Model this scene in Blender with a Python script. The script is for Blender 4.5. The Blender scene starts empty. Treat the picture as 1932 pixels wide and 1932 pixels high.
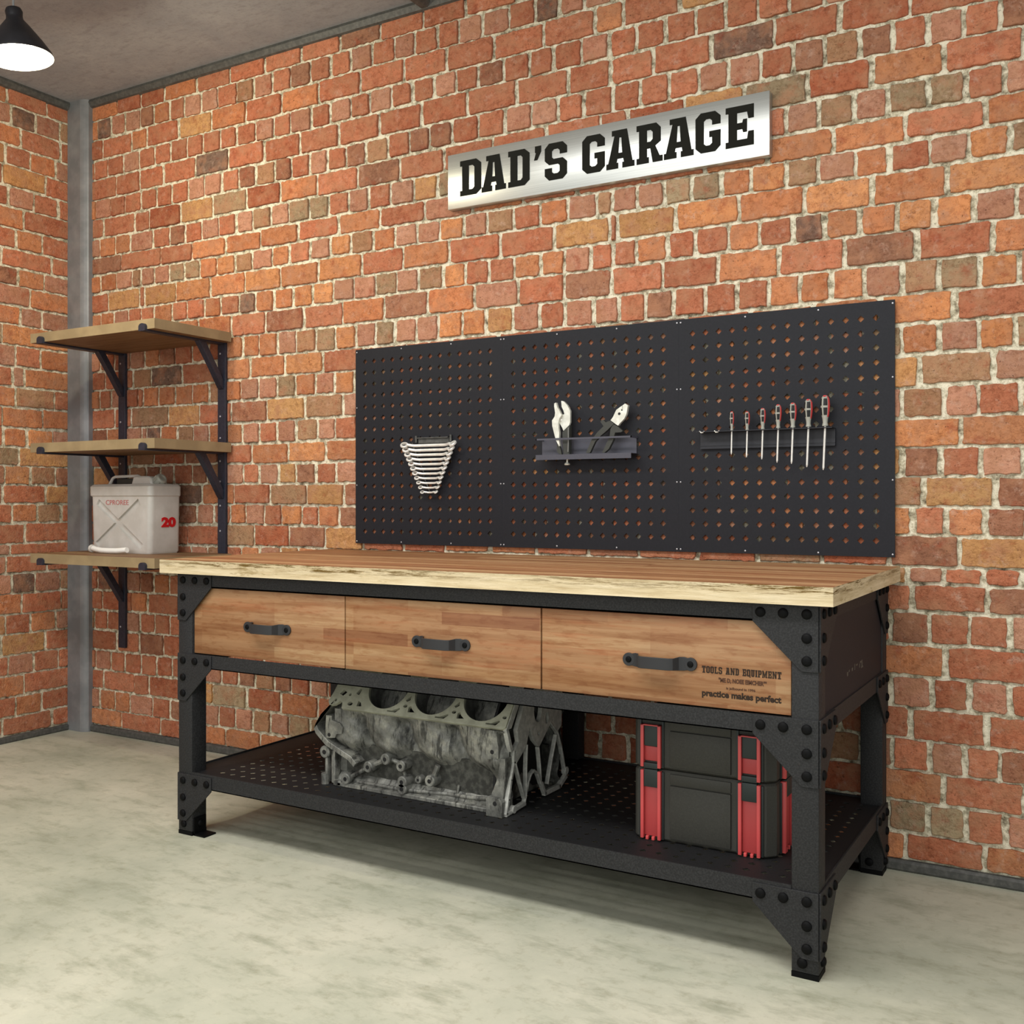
import bpy, bmesh, math, random
from mathutils import Vector, Matrix
from math import pi, sin, cos, tan, atan2, sqrt, radians
random.seed(7)
scene = bpy.context.scene
col = scene.collection

# ------------------------------------------------------------------ camera
cam_d = bpy.data.cameras.new('camera')
cam = bpy.data.objects.new('camera', cam_d)
col.objects.link(cam)
cam.location = (4.130, -3.0745, 1.05)
cam.rotation_euler = (pi/2, 0, atan2(0.5031, 0.8642))
cam_d.sensor_width = 36
cam_d.lens = 36*1930/1932
cam_d.shift_y = -21/1932
cam_d.clip_start = 0.05
scene.camera = cam

# ------------------------------------------------------------------ light
world = bpy.data.worlds.new('world')
scene.world = world
world.use_nodes = True
bg = world.node_tree.nodes['Background']
bg.inputs[0].default_value = (0.96, 1.0, 0.98, 1)
bg.inputs[1].default_value = 0.72

def area(name, loc, target, sx, sy, power, color):
    l = bpy.data.lights.new(name, 'AREA')
    l.shape = 'RECTANGLE'
    l.size = sx
    l.size_y = sy
    l.energy = power
    l.color = color
    o = bpy.data.objects.new(name, l)
    col.objects.link(o)
    o.location = loc
    d = Vector(target)-Vector(loc)
    o.rotation_euler = d.to_track_quat('-Z', 'Y').to_euler()
    return o
area('ceiling_strip_light', (2.8, -2.15, 2.80), (2.8, -1.95, 0.0), 3.4, 0.5, 76, (1.0, 0.985, 0.96))
area('front_fill_light', (3.0, -4.6, 1.8), (2.9, 0.0, 1.2), 3.6, 1.6, 36, (1.0, 0.98, 0.95))  # unseen front fill, added to brighten the middle of the wall

vs = scene.view_settings
vs.view_transform = 'Standard'
vs.look = 'None'
vs.exposure = 0.14
vs.gamma = 1.0
vs.use_curve_mapping = False

# ------------------------------------------------------------------ node helpers
def s2l(c):
    c /= 255.0
    return c/12.92 if c <= 0.04045 else ((c+0.055)/1.055)**2.4
def rgb(r, g, b):
    return (s2l(r), s2l(g), s2l(b), 1)

class NT:
    def __init__(self, name):
        self.m = bpy.data.materials.new(name)
        self.m.use_nodes = True
        self.t = self.m.node_tree
        self.b = self.t.nodes['Principled BSDF']
    def n(self, kind, **kw):
        nd = self.t.nodes.new(kind)
        for k, v in kw.items():
            if k in nd.inputs:
                nd.inputs[k].default_value = v
            else:
                setattr(nd, k, v)
        return nd
    def l(self, a, b):
        self.t.links.new(a, b)
    def coord(self, scale=(1, 1, 1), rot=(0, 0, 0), loc=(0, 0, 0), which='Object'):
        tc = self.n('ShaderNodeTexCoord')
        mp = self.n('ShaderNodeMapping')
        mp.inputs['Scale'].default_value = scale
        mp.inputs['Rotation'].default_value = rot
        mp.inputs['Location'].default_value = loc
        self.l(tc.outputs[which], mp.inputs[0])
        return mp.outputs[0]
    def noise(self, vec, scale, detail=4, rough=0.55):
        nd = self.n('ShaderNodeTexNoise')
        nd.inputs['Scale'].default_value = scale
        nd.inputs['Detail'].default_value = detail
        nd.inputs['Roughness'].default_value = rough
        self.l(vec, nd.inputs['Vector'])
        return nd.outputs[0]
    def ramp(self, fac, stops, interp='LINEAR'):
        nd = self.n('ShaderNodeValToRGB')
        cr = nd.color_ramp
        cr.interpolation = interp
        while len(cr.elements) < len(stops):
            cr.elements.new(0.5)
        for e, (p, c) in zip(cr.elements, stops):
            e.position = p
            e.color = c if len(c) == 4 else (*c, 1)
        self.l(fac, nd.inputs[0])
        return nd.outputs[0]
    def mix(self, fac, a, b, mode='MIX'):
        nd = self.n('ShaderNodeMix')
        nd.data_type = 'RGBA'
        nd.blend_type = mode
        for sock, v in ((0, fac), (6, a), (7, b)):
            if isinstance(v, (int, float, tuple)):
                nd.inputs[sock].default_value = v
            else:
                self.l(v, nd.inputs[sock])
        return nd.outputs[2]
    def math(self, op, a, b=0.0):
        nd = self.n('ShaderNodeMath')
        nd.operation = op
        for i, v in ((0, a), (1, b)):
            if isinstance(v, (int, float)):
                nd.inputs[i].default_value = v
            else:
                self.l(v, nd.inputs[i])
        return nd.outputs[0]
    def bump(self, h, strength=0.5, dist=0.01):
        nd = self.n('ShaderNodeBump')
        nd.inputs['Strength'].default_value = strength
        nd.inputs['Distance'].default_value = dist
        self.l(h, nd.inputs['Height'])
        self.l(nd.outputs[0], self.b.inputs['Normal'])
    def base(self, c):
        if isinstance(c, tuple):
            self.b.inputs['Base Color'].default_value = c
        else:
            self.l(c, self.b.inputs['Base Color'])
    def set(self, rough=0.6, metal=0.0, spec=0.4):
        self.b.inputs['Roughness'].default_value = rough
        self.b.inputs['Metallic'].default_value = metal
        self.b.inputs['Specular IOR Level'].default_value = spec

G = lambda v: (v, v, v, 1)

# ------------------------------------------------------------------ materials
def m_brick():
    t = NT('brick')
    at = t.n('ShaderNodeAttribute')
    at.attribute_name = 'tone'
    v = t.coord()
    c = at.outputs['Color']
    # cloudy mottling across every brick
    n1 = t.noise(v, 22, 6, 0.65)
    c = t.mix(t.ramp(n1, [(0.34, G(0)), (0.66, G(0.6))]), c, t.mix(1.0, c, (1.22, 1.30, 1.30, 1), 'MULTIPLY'))
    n2 = t.noise(v, 55, 5, 0.7)
    c = t.mix(t.ramp(n2, [(0.32, G(0.8)), (0.50, G(0))]), c, t.mix(1.0, c, (0.60, 0.52, 0.47, 1), 'MULTIPLY'))
    nc = t.noise(t.coord((1, 1, 1.5), loc=(4, 4, 9)), 11, 9, 0.72)
    c = t.mix(t.ramp(nc, [(0.470, G(0)), (0.492, G(0.6)), (0.514, G(0))]), c, t.mix(1.0, c, (0.52, 0.42, 0.36, 1), 'MULTIPLY'))
    # pale lime smears and dark pits
    n3 = t.noise(v, 30, 8, 0.75)
    c = t.mix(t.ramp(n3, [(0.54, G(0)), (0.72, G(0.7))]), c, rgb(196, 164, 144))
    n5 = t.noise(t.coord((1, 1, 1), loc=(7, 3, 1)), 13, 5, 0.65)
    c = t.mix(t.ramp(n5, [(0.36, G(0.65)), (0.54, G(0))]), c, rgb(172, 122, 92))
    n6 = t.noise(t.coord((1, 1, 1), loc=(2, 8, 5)), 17, 6, 0.7)
    c = t.mix(t.ramp(n6, [(0.55, G(0)), (0.68, G(0.55))]), c, rgb(150, 70, 46))
    n4 = t.noise(v, 150, 3, 0.6)
    c = t.mix(t.ramp(n4, [(0.27, G(0.8)), (0.36, G(0))]), c, rgb(70, 42, 30))
    t.base(c)
    t.set(0.9, 0, 0.2)
    t.bump(t.math('ADD', t.math('MULTIPLY', n2, 1.2), n4), 0.7, 0.005)
    return t.m
def m_mortar():
    t = NT('mortar')
    v = t.coord()
    n1 = t.noise(v, 40, 6, 0.7)
    c = t.ramp(n1, [(0.32, rgb(112, 102, 84)), (0.45, rgb(190, 181, 154)), (0.56, rgb(240, 233, 208))])
    n2 = t.noise(v, 130, 4, 0.7)
    c = t.mix(t.ramp(n2, [(0.28, G(0.8)), (0.38, G(0))]), c, rgb(84, 76, 62))
    t.base(c)
    t.set(0.95, 0, 0.1)
    t.bump(t.math('ADD', n1, t.math('MULTIPLY', n2, 0.5)), 0.9, 0.008)
    return t.m
def m_concrete(name, stops, seed, scale=1.0, rough=0.75, patch=None):
    t = NT(name)
    v = t.coord((1, 1, 1), loc=(seed, seed*0.7, 0))
    n1 = t.noise(v, 1.6*scale, 8, 0.62)
    c = t.ramp(n1, stops)
    vs_ = t.coord((1.0, 2.4, 1), rot=(0, 0, 0.35), loc=(seed*2, 1, 0))
    n2 = t.noise(vs_, 5*scale, 7, 0.7)
    c = t.mix(t.ramp(n2, [(0.33, G(0.55)), (0.50, G(0))]), c, patch or rgb(140, 136, 112))
    n3 = t.noise(v, 26*scale, 6, 0.72)
    c = t.mix(t.ramp(n3, [(0.34, G(0.5)), (0.47, G(0))]), c, t.mix(1.0, c, (0.72, 0.70, 0.64, 1), 'MULTIPLY'))
    c = t.mix(t.ramp(n3, [(0.56, G(0)), (0.70, G(0.35))]), c, t.mix(1.0, c, (1.18, 1.18, 1.14, 1), 'MULTIPLY'))
    t.base(c)
    t.set(rough, 0, 0.3)
    t.bump(n3, 0.12, 0.004)
    return t.m
def m_metal(name, c0, c1, rough=0.5, metal=0.0, scale=260, spec=0.4, bump=0.15):
    t = NT(name)
    v = t.coord()
    n = t.noise(v, scale, 3, 0.6)
    t.base(t.ramp(n, [(0.42, c0), (0.66, c1)]))
    t.set(rough, metal, spec)
    if bump:
        t.bump(n, bump, 0.001)
    return t.m
def m_plain(name, c, rough=0.5, metal=0.0, spec=0.4, emit=0):
    t = NT(name)
    v = t.coord()
    n = t.noise(v, 40, 3)
    t.base(t.mix(t.ramp(n, [(0.3, G(0.0)), (0.7, G(0.25))]), c, t.mix(1.0, c, (0.86, 0.86, 0.86, 1), 'MULTIPLY')))
    t.set(rough, metal, spec)
    if emit:
        t.b.inputs['Emission Color'].default_value = c
        t.b.inputs['Emission Strength'].default_value = emit
    return t.m
def m_staves(name, pal, brick_w, row_h, swap=False, seed=0.0, dark=rgb(120, 72, 44)):
    """glued timber staves running along object x; (x, z) plane, or (x, y) when swap"""
    t = NT(name)
    v = t.coord((1, 1, 1), rot=((0 if swap else -pi/2), 0, 0), loc=(seed, seed*0.37, 0))
    br = t.n('ShaderNodeTexBrick')
    t.l(v, br.inputs['Vector'])
    br.inputs['Scale'].default_value = 1
    br.inputs['Brick Width'].default_value = brick_w
    br.inputs['Row Height'].default_value = row_h
    br.inputs['Mortar Size'].default_value = 0.0006
    br.inputs['Mortar Smooth'].default_value = 0.3
    br.inputs['Bias'].default_value = 0.0
    br.offset = 0.37
    br.offset_frequency = 3
    br.inputs['Color1'].default_value = G(0)
    br.inputs['Color2'].default_value = G(1)
    br.inputs['Mortar'].default_value = G(0.35)
    c = t.ramp(br.outputs['Color'], pal)
    # grain streaks along x
    vg = t.coord((3.0, 60, 60), loc=(seed, 0, 0))
    g = t.noise(vg, 1.0, 5, 0.65)
    c = t.mix(t.ramp(g, [(0.34, G(0.9)), (0.54, G(0))]), c, t.mix(1.0, c, (0.70, 0.56, 0.46, 1), 'MULTIPLY'))
    vg2 = t.coord((1.2, 14, 14), loc=(seed+3, 0, 0))
    g2 = t.noise(vg2, 1.6, 6, 0.7)
    c = t.mix(t.ramp(g2, [(0.52, G(0)), (0.68, G(0.75))]), c, dark)
    g3 = t.noise(t.coord((0.8, 26, 26), loc=(seed+8, 2, 0)), 1.0, 4, 0.6)
    c = t.mix(t.ramp(g3, [(0.46, G(0)), (0.60, G(0.7))]), c, t.mix(1.0, c, (0.74, 0.60, 0.48, 1), 'MULTIPLY'))
    c = t.mix(t.ramp(g2, [(0.28, G(0.5)), (0.44, G(0))]), c, t.mix(1.0, c, (1.18, 1.18, 1.12, 1), 'MULTIPLY'))
    fl = t.noise(t.coord((22, 90, 90), loc=(seed, 5, 0)), 1.0, 3, 0.6)
    c = t.mix(t.ramp(fl, [(0.52, G(0)), (0.64, G(0.55))]), c, t.mix(1.0, c, (0.76, 0.60, 0.50, 1), 'MULTIPLY'))
    t.base(c)
    t.set(0.55, 0, 0.35)
    t.bump(g, 0.15, 0.002)
    return t.m
def m_liveedge():
    t = NT('worktop_edge_grain')
    vx = t.coord((5.0, 5.0, 70))
    g = t.noise(vx, 1.0, 6, 0.7)
    c = t.ramp(g, [(0.30, rgb(176, 154, 116)), (0.50, rgb(206, 188, 152)), (0.70, rgb(222, 206, 174))])
    # rough bark-brown tearing near the upper arris
    tc = t.n('ShaderNodeTexCoord')
    sp = t.n('ShaderNodeSeparateXYZ')
    t.l(tc.outputs['Object'], sp.inputs[0])
    up = t.n('ShaderNodeMapRange')
    t.l(sp.outputs['Z'], up.inputs[0])
    up.inputs[1].default_value = 0.838
    up.inputs[2].default_value = 0.864
    br = t.noise(t.coord((9, 9, 150)), 1.0, 8, 0.80)
    wide = t.noise(t.coord((2.0, 2.0, 2.0)), 1.0, 2, 0.5)
    f = t.math('MULTIPLY', t.ramp(br, [(0.50, G(0)), (0.54, G(1))]), t.ramp(up.outputs[0], [(0.15, G(0)), (0.45, G(1))]))
    f = t.math('MULTIPLY', f, t.ramp(wide, [(0.38, G(0.35)), (0.52, G(1))]))
    c = t.mix(f, c, rgb(104, 80, 34))
    br2 = t.noise(t.coord((11, 11, 60), loc=(4, 2, 1)), 1.0, 6, 0.75)
    c = t.mix(t.ramp(br2, [(0.58, G(0)), (0.66, G(0.7))]), c, rgb(150, 128, 82))
    t.base(c)
    t.set(0.75, 0, 0.2)
    t.bump(t.math('ADD', br, g), 0.5, 0.004)
    return t.m
def m_engine():
    t = NT('cast_aluminium')
    v = t.coord((1, 1, 1))
    vd = t.coord((60, 22, 14), rot=(0.5, 0.35, 0))
    n = t.noise(v, 14, 6, 0.7)
    c = t.ramp(n, [(0.34, rgb(82, 82, 78)), (0.52, rgb(122, 122, 116)), (0.66, rgb(160, 159, 148))])
    d = t.noise(vd, 1.0, 5, 0.7)
    c = t.mix(t.ramp(d, [(0.38, G(0.85)), (0.50, G(0))]), c, rgb(44, 44, 42))
    f = t.noise(v, 320, 2, 0.5)
    t.base(c)
    t.set(0.55, 0.35, 0.4)
    t.bump(f, 0.35, 0.001)
    return t.m
def m_brushed():
    t = NT('brushed_steel')
    v = t.coord((2, 2, 500))
    n = t.noise(v, 1.0, 3)
    t.base(t.ramp(n, [(0.3, rgb(176, 178, 174)), (0.7, rgb(198, 200, 196))]))
    t.set(0.32, 0.75, 0.5)
    return t.m

M = {}
M['brick'] = m_brick()
M['mortar'] = m_mortar()
M['floor'] = m_concrete('floor_concrete', [(0.30, rgb(158, 160, 142)), (0.48, rgb(182, 182, 163)), (0.66, rgb(200, 197, 178))], 3.0, 1.0, 0.6, rgb(132, 134, 112))
M['ceiling'] = m_concrete('ceiling_plaster', [(0.3, rgb(144, 147, 152)), (0.5, rgb(154, 156, 160)), (0.7, rgb(163, 165, 168))], 9.0, 3.0, 0.9, rgb(132, 132, 134))
M['trim'] = m_metal('trim_steel', rgb(72, 72, 69), rgb(92, 91, 87), 0.55, 0.0, 60)
M['column'] = m_metal('column_steel', rgb(122, 124, 126), rgb(142, 143, 144), 0.45, 0.25, 9, bump=0)
M['frame'] = m_metal('black_powder_coat', rgb(34, 34, 35), rgb(49, 49, 50), 0.6, 0.0, 240, 0.25, 0.6)
M['bolt'] = m_plain('black_bolt', rgb(8, 8, 9), 0.6, 0, 0.12)
M['tray'] = m_metal('perforated_black', rgb(19, 19, 20), rgb(26, 26, 28), 0.6, 0, 200)
M['peg'] = m_metal('pegboard_black', rgb(26, 27, 33), rgb(30, 31, 37), 0.6, 0, 200, 0.25, 0.1)
M['holder'] = m_metal('holder_grey', rgb(72, 72, 82), rgb(76, 76, 86), 0.5, 0, 300, 0.4, 0.05)
M['rack'] = m_metal('bracket_navy', rgb(36, 39, 52), rgb(46, 49, 62), 0.45, 0.0, 90, 0.5, 0.1)
M['steel'] = m_metal('chromed_steel', rgb(226, 224, 218), rgb(240, 238, 232), 0.30, 0.3, 60, 0.6, 0.0)
M['screw'] = m_plain('bright_screw', rgb(190, 190, 196), 0.3, 0.6)
M['jaw'] = m_metal('satin_steel', rgb(214, 214, 202), rgb(236, 236, 226), 0.35, 0.2, 60, 0.6, 0.0)
M['grip'] = m_plain('dark_grip', rgb(58, 59, 54), 0.5)
M['black'] = m_plain('matt_black', rgb(20, 20, 21), 0.6)
M['rail'] = m_metal('rail_black', rgb(28, 29, 36), rgb(34, 35, 42), 0.5, 0, 100, 0.4, 0.1)
M['red'] = m_plain('red_grip', rgb(206, 70, 70), 0.45)
M['handle_grey'] = m_plain('handle_grey', rgb(160, 160, 150), 0.4)
M['sign'] = m_brushed()
M['strap'] = m_plain('handle_black', rgb(42, 42, 44), 0.55)
M['ink'] = m_plain('dark_ink', rgb(32, 32, 28), 0.9, 0, 0.1)
M['print'] = m_plain('printed_ink', rgb(40, 26, 14), 0.8)
M['faint'] = m_plain('faded_print', rgb(74, 46, 30), 0.8)
M['worktop'] = m_staves('worktop_staves', [(0.0, rgb(142, 98, 64)), (0.35, rgb(176, 137, 98)), (0.7, rgb(192, 158, 118)), (1.0, rgb(156, 106, 70))], 1.7, 0.052, True, 1.3, rgb(150, 86, 52))
M['edge'] = m_liveedge()
M['drawer'] = m_staves('drawer_staves', [(0.0, rgb(140, 98, 66)), (0.25, rgb(162, 124, 88)), (0.5, rgb(150, 110, 76)), (0.8, rgb(170, 136, 99)), (1.0, rgb(132, 88, 58))], 0.30, 0.034, False, 2.1, rgb(158, 98, 62))
M['shelfwood'] = m_staves('shelf_staves', [(0.0, rgb(126, 98, 68)), (0.5, rgb(150, 122, 86)), (1.0, rgb(134, 104, 72))], 0.6, 0.09, True, 5.0, rgb(120, 84, 50))
M['shelfedge'] = m_metal('shelf_edge_grain', rgb(146, 127, 96), rgb(162, 142, 108), 0.7, 0, 9, 0.2, 0.0)
M['engine'] = m_engine()
M['bore'] = m_metal('honed_bore', rgb(78, 78, 75), rgb(108, 108, 104), 0.45, 0.3, 30, 0.4, 0)
M['case'] = m_metal('tool_case_plastic', rgb(50, 49, 44), rgb(56, 55, 50), 0.6, 0, 300, 0.4, 0.2)
M['case_edge'] = m_plain('tool_case_edge', rgb(38, 46, 45), 0.5)
M['case_red'] = m_plain('tool_case_red', rgb(204, 80, 80), 0.4)
M['case_red_shade'] = m_plain('tool_case_red_shade', rgb(172, 62, 62), 0.5)  # darker copy of the red, shading the recessed latch panel
M['cast_dark'] = m_metal('dark_casting', rgb(54, 54, 50), rgb(84, 84, 78), 0.6, 0.2, 60, 0.3, 0.3)  # darker metal tone for the crankcase side panels
M['can'] = m_metal('grey_can_plastic', rgb(196, 192, 184), rgb(208, 204, 197), 0.35, 0.0, 12, 0.5, 0.0)
M['groove'] = m_plain('can_groove', rgb(150, 146, 137), 0.5)
M['red_ink'] = m_plain('red_print', rgb(190, 12, 20), 0.6)
M['pink_ink'] = m_plain('faded_red_print', rgb(190, 116, 112), 0.6)
M['hose'] = m_plain('white_hose', rgb(244, 244, 240), 0.3)
M['shade'] = m_metal('shade_black', rgb(24, 24, 28), rgb(32, 32, 36), 0.4, 0, 20, 0.5, 0)
M['shade_in'] = m_plain('shade_white', rgb(236, 234, 220), 0.5)
M['bulb'] = m_plain('lamp_bulb', rgb(255, 246, 214), 0.4, emit=9)
M['cord'] = m_plain('grey_cord', rgb(128, 130, 130), 0.5)

# ------------------------------------------------------------------ mesh helpers
class MB:
    def __init__(s):
        s.v = []
        s.f = []
        s.mi = []
        s.sm = []
        s.cur = 0
        s.smooth = False
    def add(s, vs_, fs):
        o = len(s.v)
        s.v += [tuple(p) for p in vs_]
        for f in fs:
            s.f.append(tuple(i+o for i in f))
            s.mi.append(s.cur)
            s.sm.append(s.smooth)
        return s
    def box(s, x0, x1, y0, y1, z0, z1, c=0.0):
        if c > 0:
            c = min(c, (x1-x0)*.45, (y1-y0)*.45, (z1-z0)*.45)
            bm = bmesh.new()
            bmesh.ops.create_cube(bm, size=1)
            for v in bm.verts:
                v.co = Vector(((x0+x1)/2+v.co.x*(x1-x0), (y0+y1)/2+v.co.y*(y1-y0), (z0+z1)/2+v.co.z*(z1-z0)))
            bmesh.ops.bevel(bm, geom=bm.edges[:], offset=c, segments=2, affect='EDGES', profile=0.5)
            s.bm(bm)
            return s
        v = [(x, y, z) for x in (x0, x1) for y in (y0, y1) for z in (z0, z1)]
        return s.add(v, [(0, 1, 3, 2), (4, 6, 7, 5), (0, 4, 5, 1), (2, 3, 7, 6), (0, 2, 6, 4), (1, 5, 7, 3)])
    def bm(s, bm, mat=None):
        bm.verts.index_update()
        s.add([(mat @ v.co if mat else v.co) for v in bm.verts], [[v.index for v in f.verts] for f in bm.faces])
        bm.free()
        return s
    def prism(s, pts, axis, a, b):
        """pts in the plane across axis: x->(y,z) y->(x,z) z->(x,y)"""
        n = len(pts)
        def m(p, w):
            if axis == 'x':
                return (w, p[0], p[1])
            if axis == 'y':
                return (p[0], w, p[1])
            return (p[0], p[1], w)
        v = [m(p, a) for p in pts]+[m(p, b) for p in pts]
        f = [tuple(range(n)), tuple(range(2*n-1, n-1, -1))]
        f += [(i, i+n, (i+1) % n+n, (i+1) % n) for i in range(n)]
        return s.add(v, f)
    def cyl(s, p0, p1, r0, r1=None, n=16, caps=True):
        r1 = r0 if r1 is None else r1
        return s.tube([p0, p1], [r0, r1], n, caps)
    def tube(s, path, rad, n=10, caps=True):
        path = [Vector(p) for p in path]
        if isinstance(rad, (int, float)):
            rad = [rad]*len(path)
        vs_ = []
        prev = None
        for i, p in enumerate(path):
            d = (path[min(i+1, len(path)-1)]-path[max(i-1, 0)]).normalized()
            if prev is None:
                a = Vector((0, 0, 1)) if abs(d.z) < 0.9 else Vector((1, 0, 0))
                u = d.cross(a).normalized()
            else:
                u = (prev-d*prev.dot(d)).normalized()
            prev = u
            w = d.cross(u)
            for k in range(n):
                t = 2*pi*k/n
                vs_.append(p+(u*cos(t)+w*sin(t))*rad[i])
        fs = []
        for i in range(len(path)-1):
            for k in range(n):
                a, b = i*n+k, i*n+(k+1) % n
                fs.append((a, b, b+n, a+n))
        if caps:
            fs.append(tuple(range(n-1, -1, -1)))
            fs.append(tuple(range((len(path)-1)*n, len(path)*n)))
        return s.add(vs_, fs)
    def lathe(s, prof, center, n=40, axis=None, closed=False):
        """prof: (r, h) list round local z, optional rotation matrix axis"""
        R = axis or Matrix.Identity(3)
        c = Vector(center)
        vs_ = []
        for r, h in prof:
            for k in range(n):
                t = 2*pi*k/n
                vs_.append(c+R @ Vector((r*cos(t), r*sin(t), h)))
        fs = []
        m = len(prof)
        for i in range(m if closed else m-1):
            j = (i+1) % m
            for k in range(n):
                fs.append((i*n+k, i*n+(k+1) % n, j*n+(k+1) % n, j*n+k))
        return s.add(vs_, fs)
    def xf(s, mat, start=0):
        for i in range(start, len(s.v)):
            s.v[i] = tuple(mat @ Vector(s.v[i]))
        return s
    def build(s, name, mats, parent=None, loc=None, kind=None, recalc=True):
        if not isinstance(mats, (list, tuple)):
            mats = [mats]
        me = bpy.data.meshes.new(name)
        o = bpy.data.objects.new(name, me)
        off = Vector((0, 0, 0))
        if parent is not None:
            o.parent = parent
            off = worldloc(parent)
        if loc is not None:
            o.location = Vector(loc)-off
            off = Vector(loc)
        me.from_pydata([tuple(Vector(v)-off) for v in s.v], [], s.f)
        for m in mats:
            me.materials.append(m)
        me.polygons.foreach_set('material_index', s.mi)
        me.polygons.foreach_set('use_smooth', s.sm)
        if recalc:
            bm = bmesh.new()
            bm.from_mesh(me)
            bmesh.ops.recalc_face_normals(bm, faces=bm.faces[:])
            bm.to_mesh(me)
            bm.free()
        me.update()
        col.objects.link(o)
        if kind:
            o['kind'] = kind
        return o

def worldloc(o):
    p = Vector((0, 0, 0))
    while o is not None:
        p += Vector(o.location)
        o = o.parent
    return p
def tag(o, label, cat, group=None):
    o['label'] = label
    o['category'] = cat
    if group:
        o['group'] = group
    return o
def thing(name, label, cat, loc, group=None):
    o = bpy.data.objects.new(name, None)
    o.empty_display_size = 0.05
    o.location = loc
    col.objects.link(o)
    return tag(o, label, cat, group)
def plate(mb, outline, holes, fn, thick):
    """filled outline with holes (curve fill), thickness thick; fn maps (u, v, w) to the world"""
    cu = bpy.data.curves.new('c', 'CURVE')
    cu.dimensions = '2D'
    cu.fill_mode = 'BOTH'
    cu.extrude = thick/2
    for pts in [outline]+list(holes):
        sp = cu.splines.new('POLY')
        sp.points.add(len(pts)-1)
        for p, q in zip(sp.points, pts):
            p.co = (q[0], q[1], 0, 1)
        sp.use_cyclic_u = True
    return curve_to(mb, cu, fn)
def curve_to(mb, cu, fn):
    o = bpy.data.objects.new('c', cu)
    col.objects.link(o)
    bpy.context.view_layer.update()
    dg = bpy.context.evaluated_depsgraph_get()
    me = bpy.data.meshes.new_from_object(o.evaluated_get(dg))
    mb.add([fn(*v.co) for v in me.vertices], [tuple(p.vertices) for p in me.polygons])
    bpy.data.objects.remove(o)
    bpy.data.curves.remove(cu)
    bpy.data.meshes.remove(me)
    return mb
def text_mb(mb, body, fn, width, height, extrude=0.0006, bold=0.0, shear=0.0):
    """built-in font fitted into width x height, lower left at 0,0"""
    cu = bpy.data.curves.new('t', 'FONT')
    cu.body = body
    cu.size = 1
    cu.offset = bold
    cu.extrude = 0.5
    cu.resolution_u = 3
    o = bpy.data.objects.new('t', cu)
    col.objects.link(o)
    bpy.context.view_layer.update()
    dg = bpy.context.evaluated_depsgraph_get()
    me = bpy.data.meshes.new_from_object(o.evaluated_get(dg))
    xs = [v.co.x for v in me.vertices]
    ys = [v.co.y for v in me.vertices]
    x0, x1, y0, y1 = min(xs), max(xs), min(ys), max(ys)
    mb.add([fn((v.co.x-x0)/(x1-x0)*width, (v.co.y-y0)/(y1-y0)*height, v.co.z*extrude*2) for v in me.vertices], [tuple(p.vertices) for p in me.polygons])
    bpy.data.objects.remove(o)
    bpy.data.curves.remove(cu)
    bpy.data.meshes.remove(me)
    return mb
def circ(cx, cy, r, n=16, rx=1.0, ry=1.0, rot=0.0):
    out = []
    for k in range(n):
        t = 2*pi*k/n
        x, y = r*rx*cos(t), r*ry*sin(t)
        out.append((cx+x*cos(rot)-y*sin(rot), cy+x*sin(rot)+y*cos(rot)))
    return out
def dia(cx, cy, r):
    return [(cx-r, cy), (cx, cy-r), (cx+r, cy), (cx, cy+r)]
def XZ(y):
    return lambda u, v, w: (u, y+w, v)
def YZ(x):
    return lambda u, v, w: (x+w, u, v)
def XY(z):
    return lambda u, v, w: (u, v, z+w)

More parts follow.
